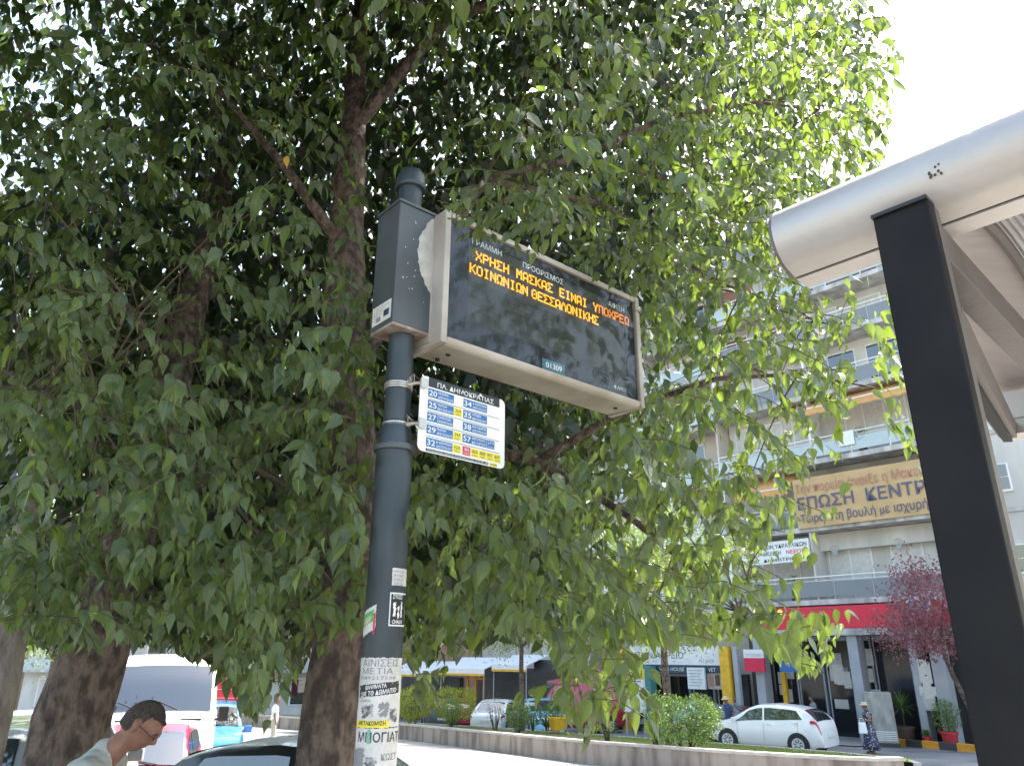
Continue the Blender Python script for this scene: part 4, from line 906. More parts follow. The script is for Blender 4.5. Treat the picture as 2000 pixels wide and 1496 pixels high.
# ground floor: fascia, columns, shop windows
gA = grd((xa0 + xa1) / 2)
fz0, fz1 = fz(1700, 1226), fz(1700, 1181)
xf0 = fx(1492)
fas = fthing('shop_fascia', 'long bright red shop fascia under the first balcony', 'sign', xf0, -.35, fz0)
mb = MB(); mb.box(((xa1 - xf0) / 2, .15, (fz1 - fz0) / 2), (xa1 - xf0, .3, fz1 - fz0)); mb.build('red_board', 'fascia', fas, bevel=.01)
mb = MB(); mb.box(((xa1 - xf0) / 2, .16, -.14), (xa1 - xf0, .34, .26)); mb.build('soffit_strip', 'slab', fas)
lx0, lz1 = fac(1768, 1172, -.36); lx1, lz0 = fac(1822, 1200, -.36)
mb = MB(); mb.box(((lx0 + lx1) / 2 - xf0, -.02, (lz0 + lz1) / 2 - fz0), (lx1 - lx0, .04, lz1 - lz0)); lb = mb.build('logo_panel', 'print_white', fas)
text_on(MB(), 'ΕΥ', lambda a, b: (a, -.045, b), lx0 - xf0 + .1, lz0 - fz0 + .1, (lz1 - lz0) * 1.0, bold=.03, maxw=(lx1 - lx0) * .85).build('lettering', 'print_blue', fas)
zgt = fz0 - .28
cols = [(1484, 1500), (1672, 1692), (1792, 1806), (1832, 1858)]
for a, b in cols: fbox(B1, o1, 'column', 'column', fx(a, 1350), fx(b, 1350), -.2, .45, gA - .3, zgt)
fbox(B1, o1, 'shop_floor', 'paving', xa0, xa1, -1.2, 1.5, gA - .5, gA + .16)
fbox(B1, o1, 'shopfront', 'dark_inside', xa0, xa1, 1.20, 1.345, gA, zgt + .2)
def sheets(x0, x1, z0, z1, n, seed, y=.97):
    r = random.Random(seed)
    for k in range(n):
        w_, h_ = r.uniform(.25, .6), r.uniform(.3, .8); x = r.uniform(x0, x1 - w_); z = r.uniform(z0, z1 - h_)
        fbox(B1, o1, 'poster', r.choice(('paper', 'paper', 'print_grey', 'slab')), x, x + w_, y + k * .003 - .01, y + k * .003, z, z + h_)
for (a, b) in ((1500, 1560), (1562, 1612), (1618, 1668), (1694, 1712), (1716, 1788), (1808, 1830)):
    xx0, xx1 = fx(a, 1340, 1.0), fx(b, 1340, 1.0)
    f = fbox(B1, o1, 'window_frame', 'column', xx0, xx1, 1.02, 1.19, gA + .15, zgt); mb = MB(); h = zgt - gA - .3
    mb.box((0, -.10, h / 2 + .02), (xx1 - xx0 - .14, .02, h - .1)); mb.build('pane', 'shop_glass', f)
sheets(fx(1618, 1340, 1), fx(1668, 1340, 1), gA + 1.2, zgt - .3, 9, 3); sheets(fx(1694, 1340, 1), fx(1714, 1340, 1), gA + 1.3, zgt - .4, 4, 5)
sheets(fx(1806, 1340, .2), fx(1832, 1340, .2), gA + 1.0, zgt - .3, 7, 8, y=-.22); sheets(fx(1520, 1340, 1), fx(1555, 1340, 1), gA + 1.0, zgt - 1.3, 4, 9)
# hanging shop boards left of the red fascia
def board(name, label, pa, pb, y, bands, cat='sign'):
    x0, z1 = fac(*pa, y); x1, z0 = fac(*pb, y); t_ = fthing(name, label, cat, x0, y, z0); W_, H_ = x1 - x0, z1 - z0
    for (a, b, m_, nme) in bands:
        mb = MB(); mb.box((W_ / 2, .06, H_ * (a + b) / 2), (W_, .12, H_ * (b - a))); mb.build(nme, m_, t_)
    return t_, W_, H_
t_, W_, H_ = board('blue_signboard', 'square blue sign with white upper half left of the grey shopfront', (1516, 1246), (1560, 1312), -.5, [(0, .5, 'print_blue', 'blue_field'), (.5, 1, 'print_white', 'white_field')])
text_on(MB(), 'ΕΞΠΡΕΣ', lambda a, b: (a, -.003, b), .12, H_ * .54, H_ * .14, maxw=W_ * .7).build('lettering', 'print_blue', t_)
t_, W_, H_ = board('red_signboard', 'small red sign with white top hanging beside the yellow pillar', (1451, 1268), (1494, 1312), -.5, [(0, .62, 'print_red', 'red_field'), (.62, 1, 'print_white', 'white_field')])
text_on(MB(), 'ΤΑΧΥΔΡΟΜΕΙΟ', lambda a, b: (a, -.003, b), .1, H_ * .68, H_ * .18, maxw=W_ * .8).build('lettering', 'print_grey', t_)
# banner hung on the second balcony
bx0, bz1 = fac(1547, 938, -.12); bx1 = fx(1905, 950, -.12); bz0 = fz(1551, 1034, -.12)
bn = fthing('banner', 'long orange cloth banner with Greek writing hung on the second-floor balcony', 'banner', bx0, -.12, bz0); BW, BH = bx1 - bx0, bz1 - bz0
mb = MB(); nx, nz_ = 60, 10; vs = []
for j in range(nz_ + 1):
    for i in range(nx + 1): vs.append((BW * i / nx, .02 * math.sin(i * .55) * (j / nz_) + .015 * math.sin(j * 1.3 + i * .2), BH * j / nz_))
mb.add(vs, [(j * (nx + 1) + i, j * (nx + 1) + i + 1, (j + 1) * (nx + 1) + i + 1, (j + 1) * (nx + 1) + i) for j in range(nz_) for i in range(nx)]); mb.build('cloth', 'banner', bn, smooth=True)
bf = lambda a, b: (a, -.045, b)
def xw(px): return fac(px, 980, -.12)[0] - bx0
text_on(MB(), 'Τήν πορεία άνοιξε η Μακεδονία', bf, xw(1556), BH * .70, BH * .25, maxw=(xw(1868) - xw(1556)), bold=.008).build('lettering', 'banner_red', bn)
text_on(MB(), 'ΕΠΩΣΗ  ΚΕΝΤΡΟ', bf, xw(1558), BH * .37, BH * .33, maxw=(xw(1845) - xw(1558)), bold=.014).build('lettering', 'banner_blue', bn)
text_on(MB(), 'Τώρα στη βουλή με ισχυρή', bf, xw(1560), BH * .10, BH * .23, maxw=(xw(1812) - xw(1560)), bold=.008).build('lettering', 'banner_blue', bn)
text_on(MB(), 'φωνή', bf, xw(1830), BH * .10, BH * .23, bold=.008).build('lettering', 'banner_blue', bn)
# awnings
def awning(label, pa, pb, y_out=1.2, drop=.9, grp='orange awnings'):
    x0, z1 = fac(*pa, 0); x1 = fx(pb[0], pb[1], 0); t_ = fthing('awning', label, 'awning', x0, 0, z1, grp)
    W_ = x1 - x0; mb = MB(); mb.add([(0, .9, drop * .55), (W_, .9, drop * .55), (W_, -y_out + .9, -drop * .2), (0, -y_out + .9, -drop * .2)], [(0, 3, 2, 1)]); mb.build('canopy', 'awning', t_, thick=.02)
    mb = MB(); n = int(W_ / .12); vs = []
    for i in range(n + 1): vs += [(W_ * i / n, -y_out + .89, -drop * .2), (W_ * i / n, -y_out + .88, -drop * .2 - .28 - .05 * abs(math.sin(i * .9)))]
    mb.add(vs, [(2 * i, 2 * i + 1, 2 * i + 3, 2 * i + 2) for i in range(n)]); mb.build('valance', 'awning', t_, thick=.01)
    mb = MB(); mb.tube([(0, -y_out + .89, -drop * .2), (W_, -y_out + .89, -drop * .2)], .03, 6); mb.build('front_bar', 'white', t_)
    for q in (.05, W_ - .05): mb = MB(); mb.tube([(q, .9, -.3), (q, -y_out + .89, -drop * .2)], .02, 5); mb.build('arm', 'white', t_)
awning('wide orange awning over the third-floor balcony, highest awning on the block', (1532, 806), (1800, 770))
awning('orange awning on the second floor just left of the banner', (1442, 962), (1543, 940), 1.3, 1.1)
# black lettered board on first floor
t_, W_, H_ = board('lettered_board', 'white board with black Greek letters on the first floor left of the vents', (1436, 1066), (1583, 1094), -.1, [(0, 1, 'print_white', 'panel')])
text_on(MB(), 'ΒΙΟΜΗΧΑΝΙΚΩΝ ΥΔΡΑΥΛΙΚΩΝ', lambda a, b: (a, -.003, b), .1, H_ * .68, H_ * .24, maxw=W_ * .95, bold=.02).build('lettering', 'print_black', t_)
text_on(MB(), 'ΑΡΔΕΥΣΗΣ - ΜΕΛΕΤΗ', lambda a, b: (a, -.003, b), .1, H_ * .38, H_ * .24, maxw=W_ * .6, bold=.02).build('lettering', 'print_black', t_)
text_on(MB(), 'ΝΕΡΟΥ', lambda a, b: (a, -.003, b), W_ * .7, H_ * .38, H_ * .24, maxw=W_ * .25, bold=.02).build('lettering', 'print_red', t_)
text_on(MB(), 'ΤΗΛ. ΑΓ. ΔΗΜΗΤΡΙΟΥ 12', lambda a, b: (a, -.003, b), .1, H_ * .08, H_ * .2, maxw=W_ * .95, bold=.02).build('lettering', 'print_black', t_)
# small things on balconies
def aircon(x, y, z, label):
    ac = fthing('air_conditioner', label, 'air conditioner', x, y, z, 'air-conditioning units'); mb = MB(); mb.box((0, 0, .3), (.85, .35, .6)); mb.build('casing', 'white', ac, bevel=.02); mb = MB(); mb.lathe((-.12, -.18, .3), [(.22, 0), (.22, .02)], 20, R=Matrix.Rotation(rad(90), 3, 'X')); mb.build('fan_grille', 'print_grey', ac)
aircon(fx(1668, 915, .6), .6, lv[1] + 1.35, 'air-conditioning unit on the balcony just above the banner')
for (px_, l_, lab) in ((1600, 2, 'air-conditioning unit on the frosted balcony two floors above the red fascia board'), (1700, 4, 'air-conditioning unit on the balcony just under the shelter beam'), (1610, 3, 'air-conditioning unit on the grey balcony above the wide orange awning'), (1560, 0, 'air-conditioning unit on the first-floor balcony directly over the red fascia'), (1470, 3, 'air-conditioning unit behind hanging leaves left of the wide orange awning')):
    aircon(fx(px_, 900, 1.1), 1.08, lv[l_] + (2.0 if l_ in (0, 3) else .05), lab)
for (px_, l_, c_, lab) in ((1690, 2, 'pot_brown', 'leafy pot plant on the frosted balcony rail near the shelter post'), (1640, 4, 'pot_red', 'leafy pot plant on the upper grey balcony below the beam'), (1520, 0, 'pot_brown', 'leafy pot plant on the first-floor balcony above the red fascia')):
    x = fx(px_, 900, .3); p_ = fthing('balcony_plant', lab, 'potted plant', x, .3, lv[l_], 'plants on the balconies'); mb = MB(); mb.lathe((0, 0, 0), [(.14, 0), (.2, .32), (.2, .35), (0, .33)], 14); mb.build('pot', c_, p_)
    b = P0 + XA * x + YA * .3 + Z * (lv[l_] + .7); n_ = 260; v_ = norm(rng.normal(0, 1, (n_, 3))) * rng.random((n_, 1)) ** .4 * [.3, .3, .45]; leaves_object('foliage', b + v_, v_ + rng.normal(0, .2, (n_, 3)), rng.normal(0, 1, (n_, 3)), rng.uniform(.06, .13, n_), rng.uniform(.03, .05, n_), np.full(n_, .4), np.full(n_, .2), 0, 'leaf_shrub', p_)
lx = fx(1655, 870, .0); la = fthing('hanging_towel', 'white towel drying over the frosted balcony rail above the banner', 'towel', lx, -.03, lv[2] + .35); mb = MB(); mb.box((0, 0, .32), (.7, .03, .64)); mb.build('cloth', 'print_white', la)
x_, z_ = fac(1572, 712, -.05); fl = fthing('flower_box', 'red geranium box on the fourth-floor balcony rail', 'flower box', x_, -.05, lv[3] + .75); mb = MB(); mb.box((0, 0, .1), (.9, .2, .2)); mb.build('trough', 'offwhite', fl)
# --- neighbour to the right of the post
lv2 = [lv[0] + .4 + 3.1 * k for k in range(7)]
zb_ = grd(xa1) - .6; B2 = fthing('apartment_building', 'plain white side building with small dark windows right of the shelter post', 'building', xa1 + .05, .8, zb_); W2 = 11
mb = MB(); mb.box((W2 / 2, 6, 12.2), (W2, 12, 24.4)); mb.build('wall', 'facade', B2)
for k in range(7):
    for q in range(3):
        xx = 1.7 + q * 3.4; zz = 3.6 + 3.1 * k; f = MB(); f.box((xx, -.03, zz + .55), (.95, .08, 1.1)); fo = f.build('window_frame', 'white', B2)
        for r in range(2):
            for c in range(2): g = MB(); g.box((-.21 + .42 * c, -.05, .06 + .27 + .5 * r), (.39, .03, .46)); g.build('pane', 'glass', fo)
    mb = MB(); mb.box((W2 / 2, -.04, 3.1 * k + 2.9), (W2, .09, .16)); mb.build('string_course', 'slab', B2)
for q in (.25, .42, 3.3): mb = MB(); mb.tube([(q, -.09, .3), (q, -.09, 22)], .055, 8); mb.build('downpipe', 'column', B2)
# --- vet clinic building and shops further left
xv0 = fx(1180); 
B3, o3 = apartment('beige apartment block with the veterinary clinic on its ground floor', xv0, xa0 - .06, [l - .2 for l in lv], y0=.15, wall='beige', rail='railglass', top_extra=2.4)
sx0, sz1 = fac(1221, 1262, 0); sx1, sz0 = fac(1416, 1299, 0)
sg = fthing('clinic_sign', 'wide white clinic signboard with dark serif Greek letters above a dark strip', 'sign', sx0, -.15, sz0); W_, H_ = sx1 - sx0, sz1 - sz0
mb = MB(); mb.box((W_ / 2, .1, H_ / 2), (W_, .2, H_)); mb.build('panel', 'print_white', sg); mb = MB(); mb.box((W_ / 2, .1, -.17), (W_, .24, .34)); mb.build('dark_strip', 'navy', sg)
sf = lambda a, b: (a, -.006, b)
text_on(MB(), 'ΚΤΗΝΙΑΤΡΕΙΟ', sf, W_ * .10, H_ * .34, H_ * .46, maxw=W_ * .53).build('lettering', 'print_black', sg); text_on(MB(), 'PET SHOP', sf, W_ * .78, H_ * .12, H_ * .25, maxw=W_ * .14).build('lettering', 'print_grey', sg)
text_on(MB(), "VET'S HOUSE", lambda a, b: (a, -.026, b), W_ * .38, -.28, .24, maxw=W_ * .25).build('lettering', 'print_white', sg)
text_on(MB(), "VET", lambda a, b: (a, -.026, b), W_ * .86, -.28, .24).build('lettering', 'print_white', sg)
gV = grd((sx0 + sx1) / 2)
fbox(B3, o3, 'shopfront', 'dark_inside', xv0 + .2, xa0 - .3, 1.25, 1.49, gV, sz0 - .4)
for k in range(5):
    a = xv0 + .5 + k * (xa0 - xv0 - 1) / 5; f = fbox(B3, o3, 'window_frame', 'column', a, a + (xa0 - xv0 - 1) / 5 - .15, 1.12, 1.24, gV + .3, sz0 - .45); mb = MB(); mb.box((0, -.09, (sz0 - gV) / 2 - .3), ((xa0 - xv0 - 1) / 5 - .35, .02, sz0 - gV - 1.1)); mb.build('pane', 'shop_glass', f)
def pillar(label, px0, px1, m_, y0=-.5, top=1262, nm='pillar'):
    x0, x1 = fx(px0, 1330, y0), fx(px1, 1330, y0); z1 = fz(px0, top, y0); g = grd(x0); t_ = fthing(nm, label, 'pillar', (x0 + x1) / 2, y0, g - .1); mb = MB(); mb.box((0, 0, (z1 - g) / 2 + .05), (x1 - x0, x1 - x0, z1 - g + .1)); mb.build('shaft', m_, t_, bevel=.01)
    mb = MB(); mb.box((0, 0, .2), (x1 - x0 + .08, x1 - x0 + .08, .3)); mb.build('base', 'column', t_)
pillar('square yellow pillar between the clinic and the red sign', 1414, 1432, 'yellow'); pillar('thin grey pillar right beside the yellow one', 1437, 1446, 'column'); pillar('teal pillar at the left of the clinic window', 1260, 1276, 'teal', top=1300)
pillar('slim yellow pillar in front of the grey shopfront', 1528, 1536, 'yellow', .5, top=1312)
t_, W_, H_ = board('price_board', 'tall white price board with lines of small writing in the clinic window', (1341, 1303), (1378, 1346), -.45, [(0, 1, 'print_white', 'panel')])
for k in range(6): text_on(MB(), ['ΕΞΕΤΑΣΕΙΣ', '• ΕΜΒΟΛΙΑ ΖΩΩΝ', '• ΧΕΙΡΟΥΡΓΕΙΟ', '• ΑΚΤΙΝΕΣ', '• ΥΠΕΡΗΧΟΙ', '• ΚΑΛΛΩΠΙΣΜΟΣ'][k], lambda a, b: (a, -.004, b), W_ * .1, H_ * (.84 - .14 * k), H_ * .08, maxw=W_ * (.8 - .08 * (k % 3))).build('lettering', 'print_black', t_)
t_, W_, H_ = board('dog_poster', 'brownish picture poster right of the white price board', (1380, 1310), (1412, 1346), -.1, [(0, 1, 'beige', 'panel')]); mb = MB(); mb.box((W_ * .3, -.01, H_ * .45), (W_ * .3, .02, H_ * .6)); mb.build('print_patch', 'brick', t_); mb = MB(); mb.box((W_ * .7, -.01, H_ * .5), (W_ * .3, .02, H_ * .6)); mb.build('print_patch', 'pot_brown', t_)
t_, W_, H_ = board('notice_panel', 'tall white notice panel with a yellow lettered top left of the teal pillar', (1214, 1305), (1260, 1392), -2.6, [(0, .76, 'print_white', 'white_panel'), (.77, 1, 'print_yellow', 'yellow_panel')])
text_on(MB(), 'SALES', lambda a, b: (a, -.004, b), W_ * .08, H_ * .80, H_ * .17, maxw=W_ * .84, bold=.03).build('lettering', 'print_black', t_)
mb = MB(); mb.box((W_ * .5, -.006, H_ * .71), (W_ * .75, .01, H_ * .03)); mb.build('print_line', 'print_grey', t_); mb = MB(); mb.box((W_ * .3, -.006, H_ * .4), (W_ * .12, .01, W_ * .12)); mb.build('print_mark', 'print_red', t_)
for q in (.1, W_ - .1): mb = MB(); mb.tube([(q, .08, -1.0), (q, .08, H_ * .9)], .04, 8); mb.build('post', 'column', t_)
# further left blocks
B4, o4 = apartment('cream block with white shop awnings seen between the hanging leaves', fx(905), xv0 - .1, [l - .5 for l in lv], y0=.3, wall='facade', rail='railpanel', top_extra=2)
B5, o5 = apartment('brown brick-clad block beyond the white awnings', fx(640), fx(905) - .1, [l - .9 for l in lv][:6], y0=.2, wall='brick', rail='railglass', detail=False)
B6, o6 = apartment('distant pale block far down the street on the left', fx(640) - 34, fx(640) - .3, [l - 1.5 for l in lv][:6], y0=.4, wall='facade', rail='railpanel', detail=False)
g4 = grd(fx(1000)); fbox(B4, o4, 'shopfront', 'dark_inside', fx(905) + .2, xv0 - .3, 1.3, 1.64, g4 - .3, g4 + 3.2)
def shop_awning(label, pa, pb, m_, out=1.8, nm='shop_awning'):
    x0, z1 = fac(*pa, 0); x1, z0 = fac(*pb, 0); t_ = fthing(nm, label, 'awning', x0, .2, z0, 'white shop awnings'); W_ = x1 - x0; H_ = z1 - z0
    mb = MB(); mb.add([(0, 0, H_), (W_, 0, H_), (W_, -out, H_ * .35), (0, -out, H_ * .35)], [(0, 3, 2, 1)]); mb.build('canopy', m_, t_, thick=.03)
    mb = MB(); mb.box((W_ / 2, -out - .01, H_ * .17), (W_, .02, H_ * .36)); mb.build('valance', m_, t_)
    mb = MB(); mb.box((W_ / 2, -out - .03, H_ * .02), (W_, .02, .12)); mb.build('trim', 'yellow', t_)
    for q in (.1, W_ - .1): mb = MB(); mb.tube([(q, -out + .05, H_ * .3), (q, -out + .05, -2.6)], .03, 6); mb.build('pole', 'column', t_)
shop_awning('broad white shop awning on the cream block, right of the yellow frame', (898, 1283), (985, 1318), 'white'); shop_awning('smaller white awning with a dark window under it behind the median tree', (1000, 1278), (1068, 1310), 'white'); shop_awning('white awning far left between the hanging leaves', (800, 1290), (880, 1320), 'white')
fbox(B4, o4, 'glazed_box', 'dark_inside', fx(1052), fx(1090), -.4, .2, fz(1060, 1310), fz(1060, 1288))
for k in range(3): fbox(B5, o5, 'shopfront', 'dark_inside', fx(650) + k * 8, fx(650) + k * 8 + 6.5, 1.2, 1.52, grd(fx(780)) - .4, grd(fx(780)) + 2.9)
t_, W_, H_ = board('shop_doorway', 'yellow-orange painted door frame under the white awning', (912, 1322), (945, 1352), -.6, [(.85, 1, 'orange', 'lintel')], 'doorway')
for q in (.05, W_ * .5, W_ - .05): mb = MB(); mb.box((q, .05, H_ * .3), (.12, .1, H_ * 1.7)); mb.build('jamb', 'orange', t_)
pillar('slim orange pillar right of the no-stopping sign', 1216, 1226, 'yellow', -1.0, top=1258)
# back-left block facing the camera across the side street
def plain_block(label, x, y, w_, d_, h_, rz, wall, n_l, bays):
    B = thing('apartment_building', label, 'building', (x, y, gz(y) - .5), rz)
    mb = MB(); mb.box((0, d_ / 2, h_ / 2), (w_, d_, h_)); mb.build('wall', wall, B)
    for l in range(n_l):
        z = 1.2 + l * 3.1
        mb = MB(); mb.box((0, -.5, z + 2.6), (w_, 1.0, .18)); mb.build('balcony_slab', 'slab', B)
        mb = MB(); mb.box((0, -.98, z + 3.05), (w_, .04, .7)); mb.build('railing_panel', 'railglass', B)
        for b in range(bays):
            xx = -w_ / 2 + w_ * (b + .5) / bays; f = MB(); f.box((xx, -.02, z + 1.1), (1.5, .08, 2.0)); fo = f.build('window_frame', 'white', B); g = MB(); g.box((0, -.05, 1.0), (1.3, .03, 1.8)); g.build('pane', 'glass' if (b + l) % 2 else 'shutter', fo)
plain_block('pale block behind the parked van on the left', -24, 62, 26, 12, 19, rad(8), 'facade', 5, 7)
plain_block('beige block at the far left behind the trees', -50, 56, 24, 12, 17, rad(18), 'beige', 5, 6)
plain_block('second row block behind the far left blocks', -36, 84, 30, 12, 22, rad(5), 'facade', 6, 7)

# ================================================================== MEDIAN
wall_pts = [(-40, 66), (-17.7, 50.5), (-9.0, 40.5), (-4.3, 35.0), (-.6, 28.9), (2.3, 24.1), (5.3, 20.6), (7.4, 18.75), (8.3, 18.35), (8.9, 18.6)]
back_pts = [(9.6, 19.6), (9.9, 20.6), (9.3, 22.6), (7.6, 25.5), (4.2, 30.0), (-.3, 36.5), (-5.6, 42.5), (-13.5, 53), (-36, 69)]
def resamp(P, n):
    P = np.array(P, float); s = np.concatenate([[0], np.cumsum(np.linalg.norm(np.diff(P, axis=0), axis=1))]); t = np.linspace(0, s[-1], n); return np.stack([np.interp(t, s, P[:, 0]), np.interp(t, s, P[:, 1])], 1)
HW = .55
mw = thing('median_wall', 'long low stained concrete retaining wall of the planted median', 'wall', (2.3, 24.1, gz(24.1)))
allp = resamp(wall_pts, 90); tn = np.gradient(allp, axis=0); nn_ = np.stack([-tn[:, 1], tn[:, 0]], 1); nn_ /= np.linalg.norm(nn_, axis=1)[:, None]
nn_ = np.where((nn_[:, 1] > 0)[:, None], nn_, nn_)
inn = allp + nn_ * .22
def strip(A_, B_, z0f, z1f, m_, name, par, smooth=False):
    mb = MB(); n = len(A_); vs = []
    for i in range(n):
        a, b = A_[i], B_[i]; vs += [(a[0], a[1], gz(a[1], z0f)), (b[0], b[1], gz(b[1], z0f)), (b[0], b[1], gz(b[1], z1f)), (a[0], a[1], gz(a[1], z1f))]
    fs = []
    for i in range(n - 1):
        k = 4 * i
        for q in range(4): fs.append((k + q, k + (q + 1) % 4, k + 4 + (q + 1) % 4, k + 4 + q))
    fs += [(3, 2, 1, 0), (4 * n - 4, 4 * n - 3, 4 * n - 2, 4 * n - 1)]; mb.add(vs, fs); return mb.build(name, m_, par, True, smooth=smooth)
strip(allp, inn, .5, .12 - HW, 'concrete', 'wall_body', mw)
o_ = allp - nn_ * .03; i_ = inn + nn_ * .03
segs = 15
for k in range(segs): 
    a, b = int(k * 89 / segs), int((k + 1) * 89 / segs) + 1
    strip(o_[a:b], i_[a:b], .121 - HW, .05 - HW, 'coping', 'coping_stone', mw)
backp = resamp(back_pts, 60)
bn_ = np.gradient(backp, axis=0); bn_ = np.stack([bn_[:, 1], -bn_[:, 0]], 1); bn_ /= np.linalg.norm(bn_, axis=1)[:, None]
kb = thing('median_kerb', 'pale kerb along the far edge of the planted median', 'kerb', (9.3, 22.6, gz(22.6))); strip(backp, backp + bn_ * .18, .5, .24 - HW, 'coping', 'kerb_stone', kb)
poly = [(p[0], p[1]) for p in allp + nn_ * .1] + [(p[0], p[1]) for p in backp]
import mathutils
tri = mathutils.geometry.tessellate_polygon([[Vector((p[0], p[1], 0)) for p in poly]])

# grass on the median
ground_sheet('far_carriageway', [tuple(p) for p in backp[::3] + bn_[::3] * .05] + [(-30, 90), (60, 90), (60, 12), (14, 12)], 'asphalt', 0.03)
def soil_z(P):
    P = np.atleast_2d(P)[:, :2]; dd = np.min(np.linalg.norm(P[:, None, :] - allp[None], axis=2), axis=1)
    return gz(P[:, 1], .14 - HW) - .16 * np.clip(dd / 2.5, 0, 1)
def in_poly(P, poly):
    x, y = P[:, 0], P[:, 1]; c = np.zeros(len(P), bool)
    for i in range(len(poly)):
        (x1, y1), (x2, y2) = poly[i], poly[i - 1]; c ^= ((y1 > y) != (y2 > y)) & (x < (x2 - x1) * (y - y1) / (y2 - y1 + 1e-9) + x1)
    return c
mb = MB(); mb.add([(p[0], p[1], float(soil_z(p)[0])) for p in poly], [tuple(t) for t in tri]); mb.build('median_soil', 'soil', kind='structure')
Pg = np.stack([rng.uniform(-14, 10, 150000), rng.uniform(18, 54, 150000)], 1); Pg = Pg[in_poly(Pg, poly)]
dens = np.where(Pg[:, 0] > 3.0, 1.0, .35) * np.where(Pg[:, 1] > 34, .3, 1); Pg = Pg[rng.random(len(Pg)) < dens]
n = len(Pg); gO = np.column_stack([Pg, soil_z(Pg)]); 
go = leaves_object('grass', gO, rng.normal(0, .45, (n, 3)) + [0, 0, 1.0], rng.normal(0, 1, (n, 3)), rng.uniform(.06, .15, n), np.full(n, .022), rng.uniform(0, .8, n), np.zeros(n), 0, 'grass', None)
tag(go, 'bright green patchy grass growing on top of the planted median', 'grass')
# ================================================================== PLANTS
def shrub(name, label, base, size, n, leaf, m_, stems=6, cat='shrub', group=None, flatb=.15, boxy=2.6):
    t = thing(name, label, cat, tuple(base), 0, group); sx, sy, sz = size
    v = rng.normal(0, 1, (n, 3)); v /= (np.abs(v) ** boxy).sum(1, keepdims=True) ** (1 / boxy); r = (.62 + .38 * rng.random((n, 1)) ** .6)
    lump = 1 + .10 * np.sin(v[:, :1] * 7 + base[0]) + .09 * np.sin(v[:, 2:] * 9 + v[:, 1:2] * 6)
    P = np.array(base) + [0, 0, sz * (.5 + flatb)] + v * r * lump * np.array([sx / 2, sy / 2, sz / 2])
    A_ = v * .7 + rng.normal(0, .6, (n, 3)) + [0, 0, .35]; N_ = v + rng.normal(0, .7, (n, 3)) + [0, 0, .5]
    leaves_object('foliage', P, A_, N_, leaf * rng.uniform(.6, 1.3, n), leaf * .55 * rng.uniform(.7, 1.2, n), rng.uniform(0, .6, n), rng.uniform(0, .3, n), 0, m_, t)
    for k in range(stems):
        a = rng.uniform(0, 6.28); q = rng.uniform(.05, .28); mb = MB(); b = np.array(base)
        mb.tube([b + [sx * .08 * math.cos(a), sy * .08 * math.sin(a), -.05], b + [sx * q * math.cos(a), sy * q * math.sin(a), sz * .35], b + [sx * q * 1.5 * math.cos(a), sy * q * 1.5 * math.sin(a), sz * .75]], [.025, .018, .008], 5); mb.build('stem', 'twig', t, True)
    return t
def mtop(px, py): return gnd(px, py, .14 - HW)
def mY(px, Y):      # point on the median top at distance Y under picture column px
    r = ray(px, 1400); X = 0
    for _ in range(6):
        z = gz(Y, .14 - HW); dep = Y * math.cos(PITCH) + (z - CH) * math.sin(PITCH); X = (px - 1000) / F * dep
    return np.array([X, Y, z])
# size from pixels at depth: m = px * depth / F
def sz(px, Y): return px * (Y * .93 - .9) / F
shrub('trimmed_shrub', 'large dense green shrub at the right end of the median wall', mY(1345, 22.6), (sz(150, 22.6), 1.9, 1.15), 5200, .075, 'leaf_shrub', 8)
shrub('yellow_hedge', 'yellow-green clipped hedge on the median, just right of the sign pole', mY(808, 37.5), (sz(75, 37.5), 2.0, 1.35), 3600, .09, 'leaf_hedge')
shrub('yellow_hedge', 'yellow-green clipped hedge on the median left of the white saloon car', mY(888, 37.5), (sz(95, 37.5), 2.0, 1.35), 4200, .09, 'leaf_hedge')
shrub('low_shrub', 'small dark green shrub in front of the yellow hedge', mY(884, 35.8), (sz(36, 35.8), .9, 1.0), 1300, .07, 'leaf_shrub')
shrub('low_shrub', 'small round bright green shrub left of the median tree trunk', mY(1014, 31.5), (sz(45, 31.5), 1.0, .85), 1600, .08, 'leaf_shrub')
shrub('low_shrub', 'dark low shrub right of the small round one, behind the wall', mY(1045, 33), (sz(30, 33), .8, .8), 900, .07, 'leaf_citrus')
shrub('low_shrub', 'dark square shrub beside the yellow planter', mY(1072, 33), (sz(26, 33), .7, .75), 900, .07, 'leaf_citrus')
shrub('thin_shrub', 'thin sparse sapling shrub left of the large dense shrub', mY(1285, 23.4), (sz(52, 23.4), 1.0, 1.3), 620, .06, 'leaf_citrus', 7)
shrub('thin_shrub', 'sparse wispy shrub in front of the white saloon car', mY(970, 33.5), (sz(40, 33.5), .8, 1.1), 300, .06, 'leaf_citrus', 7)
shrub('thin_shrub', 'sparse wispy shrub on the median under the hanging leaves', mY(1190, 26), (sz(40, 26), .8, .8), 400, .06, 'leaf_citrus', 7)
